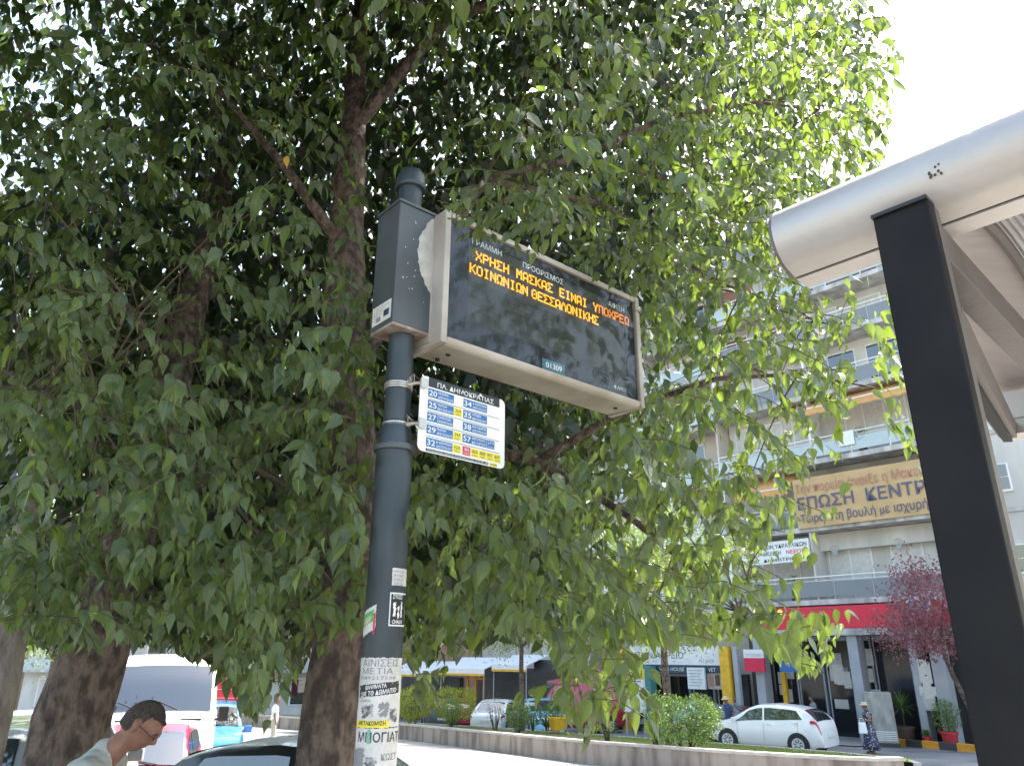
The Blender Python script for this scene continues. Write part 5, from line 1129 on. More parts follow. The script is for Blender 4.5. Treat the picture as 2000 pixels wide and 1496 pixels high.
def round_tree(label, base, h_trunk, cr, n, leaf, m_, tr=.11, lean=(0, 0), cat='tree', name='street_tree', squash=.85, shell=.45, grp=None, limbs=6, yf=1.0, trunk_m='bark'):
    t = thing(name, label, cat, tuple(base), 0, grp); b = np.array(base); top = b + [lean[0], lean[1], h_trunk]
    mb = MB(); mb.tube([b + [0, 0, -.1], b + [lean[0] * .3 + .02, 0, h_trunk * .35], b + [lean[0] * .7 - .02, lean[1] * .7, h_trunk * .7], top], [tr * 1.2, tr, tr * .92, tr * .8], 12); mb.build('trunk', trunk_m, t, True, smooth=True)
    c = top + [0, 0, cr * squash * .75]; cl = []
    for k in range(limbs):
        a = k * 2.4 + rng.uniform(-.3, .3); e = top + np.array([math.cos(a) * cr * .65, math.sin(a) * cr * .65 * yf, cr * squash * rng.uniform(.35, 1.2)]); mid = (top + e) / 2 + [0, 0, -.08 * cr]
        mb = MB(); mb.tube([top - [0, 0, .1], mid, e], [tr * .55, tr * .3, tr * .1], 7); mb.build('branch', trunk_m, t, True, smooth=True)
    # foliage in clumps so that light and gaps show
    nc = 46; cc = norm(rng.normal(0, 1, (nc, 3))) * (shell + (1 - shell) * rng.random((nc, 1)) ** .5); cc = c + cc * [cr, cr * yf, cr * squash]
    ids = rng.integers(0, nc, n); P = cc[ids] + rng.normal(0, .17 * cr, (n, 3)) * [1, yf, .75]
    leaves_object('crown', P, rng.normal(0, .6, (n, 3)) + [0, 0, -.5], rng.normal(0, .8, (n, 3)) + [0, 0, .7], leaf * rng.uniform(.6, 1.3, n), leaf * .55 * rng.uniform(.7, 1.2, n), rng.uniform(0, .6, n), rng.uniform(0, .3, n), 0, m_, t)
    return t
round_tree('round-crowned small tree growing on the median in front of the clinic', mY(1312, 24.5), 3.0, 2.25, 15000, .085, 'leaf_citrus', .12, squash=1.0)
round_tree('small tree with thin trunk on the median left of the blue parked car', mY(1022, 34), 3.3, 2.5, 12000, .10, 'leaf_citrus', .11)
round_tree('leafy street tree far down the median at the left', mY(760, 41), 3.4, 2.8, 9000, .13, 'leaf_citrus', .13)
round_tree('dark trunked street tree behind the white van', mY(402, 53), 3.6, 3.6, 9000, .17, 'leaf_shaded', .30)
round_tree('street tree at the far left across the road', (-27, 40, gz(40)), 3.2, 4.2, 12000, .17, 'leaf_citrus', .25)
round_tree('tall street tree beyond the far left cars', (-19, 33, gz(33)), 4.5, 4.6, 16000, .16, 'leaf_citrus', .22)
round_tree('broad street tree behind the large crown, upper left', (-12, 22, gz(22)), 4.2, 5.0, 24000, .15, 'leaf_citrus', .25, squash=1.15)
round_tree('tall street tree far behind the sign pole', (-5.5, 27, gz(27)), 5.0, 4.6, 20000, .15, 'leaf_shaded', .22, squash=1.3)
round_tree('purple-leaved plum tree in front of the red fascia beside the shelter post', (15.9, 27.3, gz(27.3)), 3.6, 2.2, 7500, .13, 'leaf_plum', .085, squash=.8, shell=.3, name='plum_tree', lean=(-.8, .2))

# potted plants on the far pavement
def pot(label, p, r, h, m_, kind, ps, grp='pots by the far kerb'):
    t = thing('potted_plant', label, 'potted plant', tuple(p), 0, grp); mb = MB(); mb.lathe(p, [(r * .7, 0), (r * .95, h * .85), (r * 1.05, h * .86), (r * 1.05, h), (r * .9, h), (r * .88, h * .9), (0, h * .9)], 20); mb.build('pot', m_, t, True, smooth=True)
    b = np.array(p) + [0, 0, h * .9]
    if kind == 'palm':
        mb = MB(); mb.tube([b, b + [0, 0, ps * .45]], [.03, .025], 7); mb.build('stem', 'twig', t, True); n = 46; th = rng.uniform(0, 6.28, n); el = rng.uniform(-.3, 1.3, n)
        A_ = np.stack([np.cos(th) * np.cos(el), np.sin(th) * np.cos(el), np.sin(el)], 1); leaves_object('fronds', np.tile(b + [0, 0, ps * .45], (n, 1)), A_, rng.normal(0, .2, (n, 3)) + [0, 0, 1], np.full(n, ps * .5), np.full(n, .06), np.full(n, .5), np.full(n, .3), 1, 'leaf_shrub', t)
    else:
        n = int(700 * ps); v = norm(rng.normal(0, 1, (n, 3))) * rng.random((n, 1)) ** .4 * np.array([ps * .42, ps * .42, ps * .5]); leaves_object('foliage', b + v + [0, 0, ps * .5], v + rng.normal(0, .3, (n, 3)), rng.normal(0, 1, (n, 3)), rng.uniform(.06, .14, n), rng.uniform(.03, .05, n), np.full(n, .4), np.full(n, .2), 1, 'leaf_shrub', t)
        mb = MB(); mb.tube([b, b + [0, 0, ps * .5]], [.02, .012], 6); mb.build('stem', 'twig', t, True)
def gat(px, Y, o=-.03):
    dep = Y * math.cos(PITCH) + (gz(Y, o) - CH) * math.sin(PITCH); return np.array([(px - 1000) / F * dep, Y, gz(Y, o)])
pot('tall spiky palm in a dark pot with a red rim beside the grey cabinet', gat(1776, 31.4), .36, .62, 'pot_brown', 'palm', 1.6); pot('bushy plant in a large red pot at the end of the yellow kerb', gat(1862, 29.6), .30, .52, 'pot_red', 'bush', 1.15); pot('tiny plant in a small red pot between the palm and the bushy plant', gat(1817, 30.2), .17, .32, 'pot_red', 'bush', .25); pot('tall bush in a brown tub behind the small red pot', gat(1836, 31.6), .34, .5, 'pot_brown', 'bush', 1.25)
pot('slim conifer in a yellow planter on the median edge', gnd(1090, 1425, .14 - HW), .42, .5, 'yellow', 'bush', .9, 'planters by the median'); 
# raised bed with yellow and black kerb
kb = thing('painted_kerb', 'kerb painted in yellow and black blocks in front of the potted plants', 'kerb', tuple(gat(1750, 31.2)))
q0, q1 = gat(1748, 31.5, .12), gat(1916, 27.9, .12)
for k in range(5):
    a = q0 + (q1 - q0) * k / 5; b = q0 + (q1 - q0) * (k + 1) / 5; d_ = b - a; L_ = np.hypot(d_[0], d_[1]); mb = MB(); mb.box(((a + b) / 2 + [0, 0, .16]), (L_ - .01, .22, .36), Matrix.Rotation(math.atan2(d_[1], d_[0]), 3, 'Z')); mb.build('kerb_block', 'orange' if k % 2 == 0 else 'darkpaint', kb, True, bevel=.015)
mb = MB(); 
for P in ([gat(1748, 31.5, .0), gat(1916, 27.9, .0), fpt(xa1 + 12, 1, gz(26, .0)), fpt(xa1 - 6, 1, gz(30, .0)), fpt(xa0, 0, gz(35, .0)), fpt(xa0, -1.6, gz(34, .0)), fpt(fx(1690), -2.2, gz(32, 0))],): mb.add([(a[0], a[1], gz(a[1], -.01)) for a in P], [tuple(range(len(P)))])
mb.build('far_pavement', 'paving', kind='structure')
# street cabinet / kiosk box
cp = gat(1731, 30.8, .05); cab = thing('street_cabinet', 'tall grey metal cabinet with scribbled side behind the woman', 'cabinet', tuple(cp), rad(-20))
mb = MB(); mb.box((0, 0, 1.05), (.98, .8, 1.75), taper=.96); mb.build('body', 'cabinet', cab, bevel=.02); mb = MB(); mb.box((0, 0, .09), (1.05, .86, .18)); mb.build('plinth', 'darkpaint', cab)
for k in range(5): mb = MB(); mb.box((0, -.42, .28 + k * .07), (.9, .02, .035)); mb.build('louvre', 'white', cab)
mb = MB(); r = random.Random(3)
for k in range(9): z = r.uniform(.5, 1.6); mb.tube([(.482, r.uniform(-.3, .3), z), (.484, r.uniform(-.3, .3), z + r.uniform(-.2, .2)), (.482, r.uniform(-.3, .3), z + r.uniform(-.2, .2))], .012, 4)
mb.build('graffiti', 'navy', cab, kind='stuff')

# ================================================================== VEHICLES
def car(label, loc, rz, paint, Lc=4.0, Wc=1.72, Hc=1.48, style='hatch', cat='car', name='parked_car', detail=1):
    t = thing(name, label, cat, tuple(loc), rz); h = Hc / 1.48; l = Lc / 4.0; hw = Wc / 2
    if style == 'hatch':
        top = [(-2.0, .50), (-1.97, .72), (-1.90, .98), (-1.66, 1.22), (-1.48, 1.345), (-1.0, 1.435), (-.3, 1.48), (.15, 1.45), (.45, 1.35), (1.08, 1.02), (1.18, .97), (1.5, .90), (1.8, .80), (1.94, .66), (2.0, .48)]
        belt = [(-2.0, .95), (-1.9, 1.06), (-1.3, 1.02), (-.5, .95), (1.1, .88), (2.0, .7)]; sw = (-1.55, 1.0); ws = (.25, 1.1); rw = (-1.88, -1.45)
    elif style == 'sedan':
        top = [(-2.0, .55), (-1.97, .80), (-1.85, .95), (-1.45, 1.0), (-1.3, 1.03), (-.85, 1.36), (-.6, 1.43), (0, 1.47), (.35, 1.42), (.95, 1.08), (1.1, .98), (1.6, .90), (1.9, .74), (2.0, .5)]
        belt = [(-2.0, .85), (-1.2, .93), (1.1, .88), (2.0, .7)]; sw = (-1.15, .9); ws = (.38, 1.02); rw = (-1.32, -.8)
    elif style == 'suv':
        top = [(-2.0, .55), (-1.98, .9), (-1.93, 1.05), (-1.80, 1.38), (-1.65, 1.45), (-.9, 1.48), (.2, 1.46), (.5, 1.40), (1.0, 1.08), (1.15, 1.02), (1.7, .95), (1.93, .75), (2.0, .5)]
        belt = [(-2.0, .95), (1.1, .92), (2.0, .75)]; sw = (-1.6, .95); ws = (.42, 1.05); rw = (-1.94, -1.76)
    else:   # van
        top = [(-2.0, .5), (-1.99, 1.35), (-1.95, 1.45), (-1.0, 1.48), (.6, 1.48), (.95, 1.42), (1.20, 1.22), (1.48, .92), (1.58, .86), (1.85, .74), (1.97, .60), (2.0, .35)]
        belt = [(-2.0, .82), (1.4, .82), (2.0, .6)]; sw = (.75, 1.42); ws = (.98, 1.50); rw = (-1.999, -1.98)
    tx, tz = zip(*top); bx_, bz_ = zip(*belt)
    def sec(x):
        x0 = x / l; zt_ = float(np.interp(x0, tx, tz)) * h; zb2 = min(float(np.interp(x0, bx_, bz_)) * h, zt_ - .02); e = abs(x0) / 2
        w_ = hw * (1 - .16 * max(0, (e - .72) / .28) ** 2.2); g = max(0, (zt_ - zb2) / (.5 * h)); tum = .15 if style != 'van' else .07
        wt = w_ * (.965 - tum * g); low = .19 * h if e < .9 else .26 * h
        return [(0, low), (w_ * .86, low), (w_ * .97, low + .10), (w_ * .995, (low + zb2) * .5), (w_ * .985, zb2 - .06), (w_ * .955, zb2), (wt, zb2 + (zt_ - zb2) * .86), (wt * .93, zt_ - .018), (wt * .6, zt_ + .004), (0, zt_ + .012)]
    xs = sorted(set([q * l for q in tx] + [q * l for q in np.linspace(-1.95, 1.95, 27)])); S_ = [sec(x) for x in xs]; K = len(S_[0])
    mb = MB(); vs = []; fs = []
    for x, s_ in zip(xs, S_):
        vs += [(x, y, z) for y, z in s_] + [(x, -y, z) for y, z in s_[::-1][1:-1]]
    R_ = 2 * K - 2
    for i in range(len(xs) - 1):
        for k in range(R_): fs.append((i * R_ + k, (i + 1) * R_ + k, (i + 1) * R_ + (k + 1) % R_, i * R_ + (k + 1) % R_))
    fs += [tuple(range(R_)), tuple((len(xs) - 1) * R_ + k for k in range(R_))[::-1]]
    mb.add(vs, fs); body = mb.build('body', paint, t, smooth=True, origin=(0, 0, 0))
    def S3(x, k, side):   # k fractional ring index
        s_ = sec(x); a = int(math.floor(k)); f_ = k - a; b = min(a + 1, K - 1); return np.array([x, side * (s_[a][0] * (1 - f_) + s_[b][0] * f_), s_[a][1] * (1 - f_) + s_[b][1] * f_])
    def panel(name_, x0, x1, k0, k1, side, m_, off=.009, nx=6, nk=3, x0b=None, x1b=None, par=t):
        x0b = x0 if x0b is None else x0b; x1b = x1 if x1b is None else x1b; mb = MB(); vs = []
        for j in range(nk + 1):
            for i in range(nx + 1):
                f_ = i / nx; g_ = j / nk; xa, xb = x0 * (1 - g_) + x0b * g_, x1 * (1 - g_) + x1b * g_; x = xa * (1 - f_) + xb * f_
                p = S3(x, k0 + (k1 - k0) * g_, side); q = S3(x, min(k0 + (k1 - k0) * g_ + .05, K - 1.001), side) - p; q2 = S3(x + .02, k0 + (k1 - k0) * g_, side) - p; nrm = np.cross(q2, q); nrm /= np.linalg.norm(nrm) + 1e-9
                if nrm[1] * side < 0 or (abs(nrm[1]) < .2 and nrm[2] < 0): nrm = -nrm
                vs.append(p + nrm * off)
        mb.add(vs, [(j * (nx + 1) + i, j * (nx + 1) + i + 1, (j + 1) * (nx + 1) + i + 1, (j + 1) * (nx + 1) + i) for j in range(nk) for i in range(nx)]); return mb.build(name_, m_, par, smooth=True, origin=(0, 0, 0))
    def top_panel(name_, x0, x1, m_, off=.010, wf=.86, k1=7.0):
        mb = MB(); vs = []; nx, ny = 6, 8
        for i in range(nx + 1):
            x = (x0 + (x1 - x0) * i / nx) * l; s_ = sec(x); wt = s_[7][0] * 1.0
            for j in range(ny + 1):
                y = wt * wf * (-1 + 2 * j / ny); ay = abs(y); z = float(np.interp(ay, [0, s_[8][0], s_[7][0], s_[6][0]], [s_[9][1], s_[8][1], s_[7][1], s_[6][1]]))
                ux = (1 if x > 0 else -1) * off * .8; vs.append((x + ux, y, z + off))
        mb.add(vs, [(i * (ny + 1) + j, (i + 1) * (ny + 1) + j, (i + 1) * (ny + 1) + j + 1, i * (ny + 1) + j + 1) for i in range(nx) for j in range(ny)]); return mb.build(name_, m_, t, smooth=True, origin=(0, 0, 0))
    top_panel('windscreen', ws[0] + .04, ws[1] - .03, 'car_glass', wf=.98)
    if style != 'van': top_panel('rear_window', rw[0] + .02, rw[1] - .02, 'car_glass', wf=.90)
    for sd_ in (1, -1):
        a, b = sw
        if style == 'van': panel('side_window', a * l, b * l, 5.15, 5.9, sd_, 'car_glass', x0b=a * l, x1b=(b - .32) * l)
        else:
            m1 = (a * .42 + b * .58)
            panel('side_window', m1 * l + .03, (b) * l, 5.12, 5.92, sd_, 'car_glass', x0b=m1 * l + .03, x1b=(b - .50) * l); panel('side_window', a * l + .12, m1 * l - .04, 5.12, 5.92, sd_, 'car_glass', x0b=a * l + .32, x1b=m1 * l - .04)
        # lamps
        panel('headlight', 1.62 * l, 1.93 * l, 3.6 if style != 'van' else 4.1, 4.9 if style != 'van' else 6.2, sd_, 'lamp_clear', .012, par=t)
        if style == 'van': panel('tail_light', -1.99 * l, -1.93 * l, 3.4, 4.9, sd_, 'lamp_red', .012)
        else: panel('tail_light', -1.97 * l, -1.68 * l, 3.9, 5.0, sd_, 'lamp_red', .012)
        if detail:
            for dx in ((m1 + .05) * l, (a * .6 + m1 * .4) * l) if style != 'van' else (.6,):
                mb = MB(); p = S3(dx - .25, 4.0, sd_); mb.box((p[0], p[1] + sd_ * .015, p[2]), (.18, .03, .028)); mb.build('door_handle', paint, t, bevel=.006)
                
            if style != 'van':
                for dx in (m1 * l, b * l - .12, a * l + .3):
                    mb = MB(); vs = []
                    for k in range(9): p = S3(dx, 2.1 + 2.9 * k / 8, sd_); vs += [p + [-.005, sd_ * .004, 0], p + [.005, sd_ * .004, 0]]
                    mb.add(vs, [(2 * k, 2 * k + 1, 2 * k + 3, 2 * k + 2) for k in range(8)]); mb.build('door_seam', 'print_grey', t)
        mp_ = S3((b - .02) * l, 5.1, sd_); mb = MB(); big = 1.7 if style == 'van' else 1; mb.box((mp_[0] - .02, mp_[1] + sd_ * .12 * (1.25 if big > 1 else 1), mp_[2] + .06 * big), (.10, .19, .13 * big * 1.2)); mb.build('mirror', 'black' if style == 'van' else paint, t, bevel=.02)
        mb = MB(); mb.tube([mp_, mp_ + [-.01, sd_ * .1, .03]], .02, 6); mb.build('mirror_arm', 'black', t)
        for wx in (1.27 * l, -1.22 * l) if style != 'van' else (1.25 * l, -1.15 * l):
            wr = .31 * (Hc / 1.48 if style != 'van' else 1.12); s_ = sec(wx); yo = s_[3][0]
            mb = MB(); mb.lathe((wx, sd_ * (yo - .05), wr), [(0, .060), (wr * 1.16, .060), (wr * 1.19, .02)], 28, R=Matrix.Rotation(rad(-90 * sd_), 3, 'X')); mb.build('wheel_arch', 'black', t)
            mb = MB(); R9 = Matrix.Rotation(rad(-90 * sd_), 3, 'X'); mb.lathe((wx, sd_ * (yo - .10), wr), [(wr * .62, .0), (wr * .95, .0), (wr, .03), (wr, .09), (wr * .96, .125), (wr * .70, .135), (wr * .64, .12), (wr * .62, .0)], 30, R=R9, caps=False); wl = mb.build('tyre', 'rubber', t, smooth=True)
            wl.name = 'wheel'; mb = MB(); c_ = (0, 0, 0); rr = wr * .66
            cx = (wx - wl.location.x, sd_ * (yo - .10) - wl.location.y, wr - wl.location.z)
            mb.lathe(cx, [(0, .119), (rr * .9, .119), (rr * .93, .134), (rr, .136), (rr, .10)], 30, R=R9); mb.build('rim', 'rim', wl, smooth=False)
            mb = MB()
            for q in range(8):
                a_ = q * math.pi / 4 + .2; mb.box((cx[0] + math.cos(a_) * rr * .52, cx[1] + sd_ * .121, cx[2] + math.sin(a_) * rr * .52), (rr * .5, .006, rr * .15), Matrix.Rotation(-a_, 3, 'Y'))
            mb.build('rim_gap', 'black', wl, kind=None)
    if style == 'van':
        top_panel('grille', 1.80, 1.93, 'black', .012, wf=.72)
        for q_, w_ in ((1.82, .62), (1.86, .62), (1.90, .62)):
            mb = MB(); z_ = sec(q_ * l)[9][1]; mb.box((q_ * l + .015, 0, z_ + .02), (.02, hw * w_ * 1.6, .02)); mb.build('grille_bar', 'chrome', t)
        for q_ in (.55, -.55): mb = MB(); z_ = sec(1.60 * l)[8][1]; mb.box((1.60 * l, q_, z_ + .006), (.05, .36, .02)); mb.build('bonnet_vent', 'black', t)
    # bumpers, plates, grille, wiper
    zf = .52 * h; s_ = sec(1.99 * l)
    fy = s_[3][0] * .55
    mb = MB(); mb.box((2.0 * l + .012, 0, .55 * h), (.03, fy * 1.5, .09)); mb.build('front_grille', 'black', t, bevel=.01); mb = MB(); mb.box((2.0 * l + .02, 0, .40 * h), (.03, .52, .11)); mb.build('number_plate', 'print_white', t, bevel=.003)
    mb = MB(); mb.box((2.0 * l + .006, 0, .30 * h), (.02, fy * 2.2, .10)); mb.build('air_intake', 'black', t)
    mb = MB(); mb.box((-2.0 * l - .012, 0, .60 * h), (.03, .52, .11)); mb.build('number_plate', 'print_white', t, bevel=.003)
    for q in (-.35, .35):
        x1 = (ws[1] - .02) * l; z1 = sec(x1)[9][1]; x2 = x1 - .12; z2 = sec(x2)[9][1]; mb = MB(); mb.tube([(x1 + .02, q, z1 + .012), (x2 + .02, q - .42, z2 + .018)], .008, 5); mb.build('wiper', 'black', t)
    return t
def gcar(px, Y): p = gat(px, Y, .12 if (px < 600 or Y < 20) else .03); return p
car('white hatchback parked beyond the right end of the median', gcar(1516, 28.6) , rad(138), 'car_white', 4.05, 1.74, 1.52)
car('white saloon seen from behind, beyond the yellow hedge', gcar(976, 41.0), rad(75), 'car_white', 4.5, 1.8, 1.5, 'sedan')
car('light blue hatchback facing the median behind the thin tree trunk', gcar(1062, 38.0), rad(-82), 'car_blue', 4.0, 1.75, 1.55)
car('red panel van parked behind the light blue hatchback', gcar(1128, 39.8), rad(196), 'van_red', 4.9, 1.9, 2.45, 'van', 'van', 'parked_van')
car('blue hatchback parked in front of the clinic', gcar(1368, 35.5), rad(-60), 'car_blue', 4.1, 1.72, 1.5)
car('dark saloon half hidden behind the large shrub', gcar(1425, 33.0), rad(135), 'car_dark', 4.4, 1.75, 1.42, 'sedan')
car('dark car roof just visible over the yellow hedge', gcar(860, 44.0), rad(100), 'car_dark', 4.2, 1.75, 1.5)
car('red car with a black roof line seen over the hedge left of the saloon', gcar(900, 47.0), rad(100), 'car_red', 4.2, 1.75, 1.5)
# parked in the near street on the left
car('white van with blue side stripe facing the camera behind the man', gcar(306, 17.0), rad(-70), 'car_white', 5.6, 2.0, 2.65, 'van', 'van', 'parked_van')
car('red hatchback with the windscreen facing the camera beside the man', gcar(252, 12.4), rad(-72), 'car_red', 3.7, 1.62, 1.46)
car('black small car seen from the side at the bottom, right of the man', gcar(622, 9.2), rad(-12), 'car_black', 3.6, 1.62, 1.47)
car('grey off-road car seen from behind at the left edge', gcar(8, 9.8), rad(100), 'car_silver', 4.1, 1.8, 1.68, 'suv')
car('silver car with bright roof behind the grey off-road car', gcar(50, 15.5), rad(110), 'car_white', 4.2, 1.75, 1.60, 'suv')
car('blue vehicle partly hidden behind the white van', gcar(395, 20.5), rad(-70), 'van_blue', 4.4, 1.75, 1.65, 'suv')

# ================================================================== TRAFFIC SIGN
p = mY(1178, 31); ts = thing('traffic_sign', 'round blue and red no-stopping sign on a grey pole', 'sign', tuple(p)); zc_ = atY(1178, 1289, 31)[2]
mb = MB(); mb.tube([p, (p[0], p[1], zc_ + .35)], .035, 10); mb.build('pole', 'column', ts, True)
def disc(r, y, nme, m_): mb = MB(); mb.lathe((p[0], p[1] - .05 - y, zc_), [(0, 0), (r, 0), (r, .004)], 28, R=Matrix.Rotation(rad(90), 3, 'X')); return mb.build(nme, m_, ts, True)
disc(.34, 0, 'red_ring', 'print_red'); disc(.27, .008, 'blue_field', 'print_blue')
for a in (45, -45): mb = MB(); mb.box((p[0], p[1] - .066 - (.003 if a > 0 else 0), zc_), (.54, .004, .055), Matrix.Rotation(rad(a), 3, 'Y')); mb.build('red_bar', 'print_red', ts, True)
# rubbish sack like white board on the median
p = gnd(1034, 1415, .14 - HW); wb = thing('white_board', 'small white signboard standing on the median beside the tree trunk', 'sign', tuple(p)); mb = MB(); mb.box((0, 0, .55), (.62, .03, .8)); mb.build('panel', 'print_white', wb); mb = MB(); mb.box((0, -.02, .7), (.3, .01, .04)); mb.build('print_line', 'print_grey', wb)
for q in (-.25, .25): mb = MB(); mb.tube([(q, .02, 0), (q, .02, .9)], .015, 6); mb.build('leg', 'steel', wb)

# ================================================================== PEOPLE
def capsule(mb, a, b, ra, rb, n=14):
    a, b = np.array(a, float), np.array(b, float); d = b - a; L_ = np.linalg.norm(d) + 1e-9; d = d / L_; P, R_ = [], []
    for k in range(5): t = math.pi / 2 * (1 - k / 4); P.append(a - d * ra * math.sin(t)); R_.append(max(ra * math.cos(t), .002))
    P.append(a * .5 + b * .5); R_.append((ra + rb) / 2)
    for k in range(5): t = math.pi / 2 * k / 4; P.append(b + d * rb * math.sin(t)); R_.append(max(rb * math.cos(t), .002))
    mb.tube(P, R_, n)
def head_mesh(mb, c, fwd, up, s=1.0, n=30, m=24):
    fwd = norm(np.array(fwd, float)); up = norm(np.array(up, float) - fwd * np.dot(up, fwd)); rt = np.cross(fwd, up); vs = []
    for i in range(m + 1):
        ph = math.pi * i / m
        for k in range(n):
            th = 2 * math.pi * k / n; x, y, z = math.sin(ph) * math.sin(th), math.sin(ph) * math.cos(th), math.cos(ph)   # y forward
            X, Y_, Z_ = x * .076, y * .098, z * .118
            if z < 0: X *= 1 + .42 * z * (1 if y > 0 else .6); Y_ *= 1 + .16 * z if y > 0 else 1 + .35 * z
            if y > .2: Y_ = min(Y_, .088 + .004 * z)
            if y > 0:
                Y_ += .026 * math.exp(-((x / .13) ** 2) - ((z + .20) / .13) ** 2) + .012 * math.exp(-((x / .12) ** 2) - ((z + .02) / .2) ** 2)   # nose
                Y_ += .008 * math.exp(-((z - .18) / .10) ** 2)             # brow
                Y_ -= .010 * (math.exp(-(((x - .38) / .17) ** 2) - ((z - .03) / .11) ** 2) + math.exp(-(((x + .38) / .17) ** 2) - ((z - .03) / .11) ** 2))
                Y_ += .007 * math.exp(-((x / .3) ** 2) - ((z + .48) / .05) ** 2) + .006 * math.exp(-((x / .3) ** 2) - ((z + .58) / .05) ** 2) - .005 * math.exp(-((x / .35) ** 2) - ((z + .53) / .03) ** 2)  # lips
                Y_ += .010 * math.exp(-((x / .35) ** 2) - ((z + .82) / .15) ** 2)   # chin
            vs.append(np.array(c) + (rt * X + fwd * Y_ + up * Z_) * s)
    fs = [(i * n + k, i * n + (k + 1) % n, (i + 1) * n + (k + 1) % n, (i + 1) * n + k) for i in range(m) for k in range(n)]; mb.add(vs, fs)
    return fwd, up, rt
def person(label, base, rz, m_top, m_leg, sitting=False, bend=0.0, head_pitch=0.0, vox=.012, hair='hair', arms='down', hold=None, skirt=None, hat=None, height=1.72, glasses=False, sleeve=True):
    t = thing('person', label, 'person', tuple(base), rz); k = height / 1.75
    def Q(x, y, z):   # x forward, y left; bend the trunk about the hip
        if z > .95:
            a = bend; dz = z - .95; x, z = x * math.cos(a) + dz * math.sin(a), .95 + dz * math.cos(a) - x * math.sin(a)
        return np.array([x, y, z]) * k
    mb = MB(); body = mb
    for s_ in (1, -1):
        capsule(mb, Q(0, .09 * s_, .90), Q(.02, .095 * s_, .49), .085, .058); capsule(mb, Q(.02, .095 * s_, .49), Q(-.01, .10 * s_, .10), .056, .038); capsule(mb, Q(-.03, .10 * s_, .05), Q(.14, .115 * s_, .035), .042, .032)
    capsule(mb, Q(0, 0, .94), Q(.01, 0, 1.12), .125, .12); capsule(mb, Q(.01, .04, 1.12), Q(0, .07, 1.34), .11, .115); capsule(mb, Q(.01, -.04, 1.12), Q(0, -.07, 1.34), .11, .115); capsule(mb, Q(0, -.15, 1.40), Q(0, .15, 1.40), .062, .062)
    nb, nt_ = Q(-.01, 0, 1.40), Q(.03 + .03 * head_pitch, 0, 1.53); capsule(mb, nb, nt_, .062, .056)
    hands = []
    for s_ in (1, -1):
        sh_, el, wr = Q(0, .185 * s_, 1.40), Q(-.02, .235 * s_, 1.12), Q(.06, .235 * s_, .88)
        if arms == 'front': el = Q(.04, .23 * s_, 1.13); wr = Q(.27, .12 * s_, 1.16)
        if arms == 'bag' and s_ == 1: el = Q(.02, .24, 1.13); wr = Q(.25, .14, 1.18)
        capsule(mb, sh_, el, .050, .040); capsule(mb, el, wr, .039, .026); d_ = norm(wr - el)
        palm = wr + d_ * .05; capsule(mb, wr, wr + d_ * .07, .028, .030, 10); side = np.cross(d_, [0, 0, 1.0]); side = side / (np.linalg.norm(side) + 1e-6)
        for f_ in range(4):
            o_ = side * (-.027 + .018 * f_); a_ = wr + d_ * .085 + o_; ln = (.030, .036, .034, .026)[f_]; b_ = a_ + d_ * ln; c_ = b_ + d_ * ln * .6 + np.array([0, 0, -.018]); capsule(mb, a_ - d_ * .02, b_, .0095, .009, 8); capsule(mb, b_, c_, .009, .008, 8)
        th_ = wr + d_ * .03 + side * (-.03 * s_); capsule(mb, th_, th_ + d_ * .035 + side * (-.022 * s_) + [0, 0, -.01], .011, .009, 8); hands.append(palm)
    hp = head_pitch + bend; fw = (math.cos(hp), 0, -math.sin(hp)); up_ = (math.sin(hp), 0, math.cos(hp)); hc = nt_ + np.array(up_) * .098 * k + np.array(fw) * .022
    hk = k * (.94 if glasses else 1.0); hf, hu, hr = head_mesh(mb, hc, fw, up_, hk)
    for s_ in (1, -1): 
        e = hc + hr * .076 * s_ * k - hf * .008 * k; capsule(mb, e + hu * .018, e - hu * .02 + hf * .004, .014, .010, 8)
    bo = mb.build('body', 'skin', t, smooth=True, origin=(0, 0, 0)); r = bo.modifiers.new('skin_union', 'REMESH'); r.mode = 'VOXEL'; r.voxel_size = vox; r.use_smooth_shade = True; sm = bo.modifiers.new('soften', 'SMOOTH'); sm.iterations = 2; sm.factor = .5
    def cloth(name_, segs, m_, v=vox * 1.3):
        mb = MB(); [capsule(mb, a, b, ra, rb) for a, b, ra, rb in segs]; o = mb.build(name_, m_, t, smooth=True, origin=(0, 0, 0)); r = o.modifiers.new('cloth', 'REMESH'); r.mode = 'VOXEL'; r.voxel_size = v; r.use_smooth_shade = True
        s2 = o.modifiers.new('soften', 'SMOOTH'); s2.iterations = 3; tx_ = bpy.data.textures.get('folds') or bpy.data.textures.new('folds', 'CLOUDS'); tx_.noise_scale = .10; dm = o.modifiers.new('folds', 'DISPLACE'); dm.texture = tx_; dm.strength = .018; dm.mid_level = .45; return o
    tr_ = []
    if skirt is None:
        for s_ in (1, -1): tr_ += [(Q(0, .09 * s_, .92), Q(.02, .095 * s_, .49), .10, .076), (Q(.02, .095 * s_, .49), Q(-.01, .10 * s_, .12), .074, .062)]
        tr_.append((Q(0, 0, .93), Q(0, 0, 1.0), .135, .13)); cloth('trousers', tr_, m_leg)
    else:
        mb = MB(); mb.lathe((0, 0, 0), [(.13, 1.10 * k), (.145, 1.0 * k), (.19, .9 * k), (.22, .7 * k), (.27, .35 * k), (.31, .14 * k)], 28); v = np.array(mb.v); a_ = np.arctan2(v[:, 1], v[:, 0]); f_ = 1 + .06 * np.sin(7 * a_) * (1.1 - v[:, 2]); v[:, :2] *= f_[:, None]; v[:, 0] *= .85; mb.v = [tuple(q) for q in v]; mb.f = mb.f[:-2]; mb.build('skirt', skirt, t, smooth=True, origin=(0, 0, 0), thick=.004)
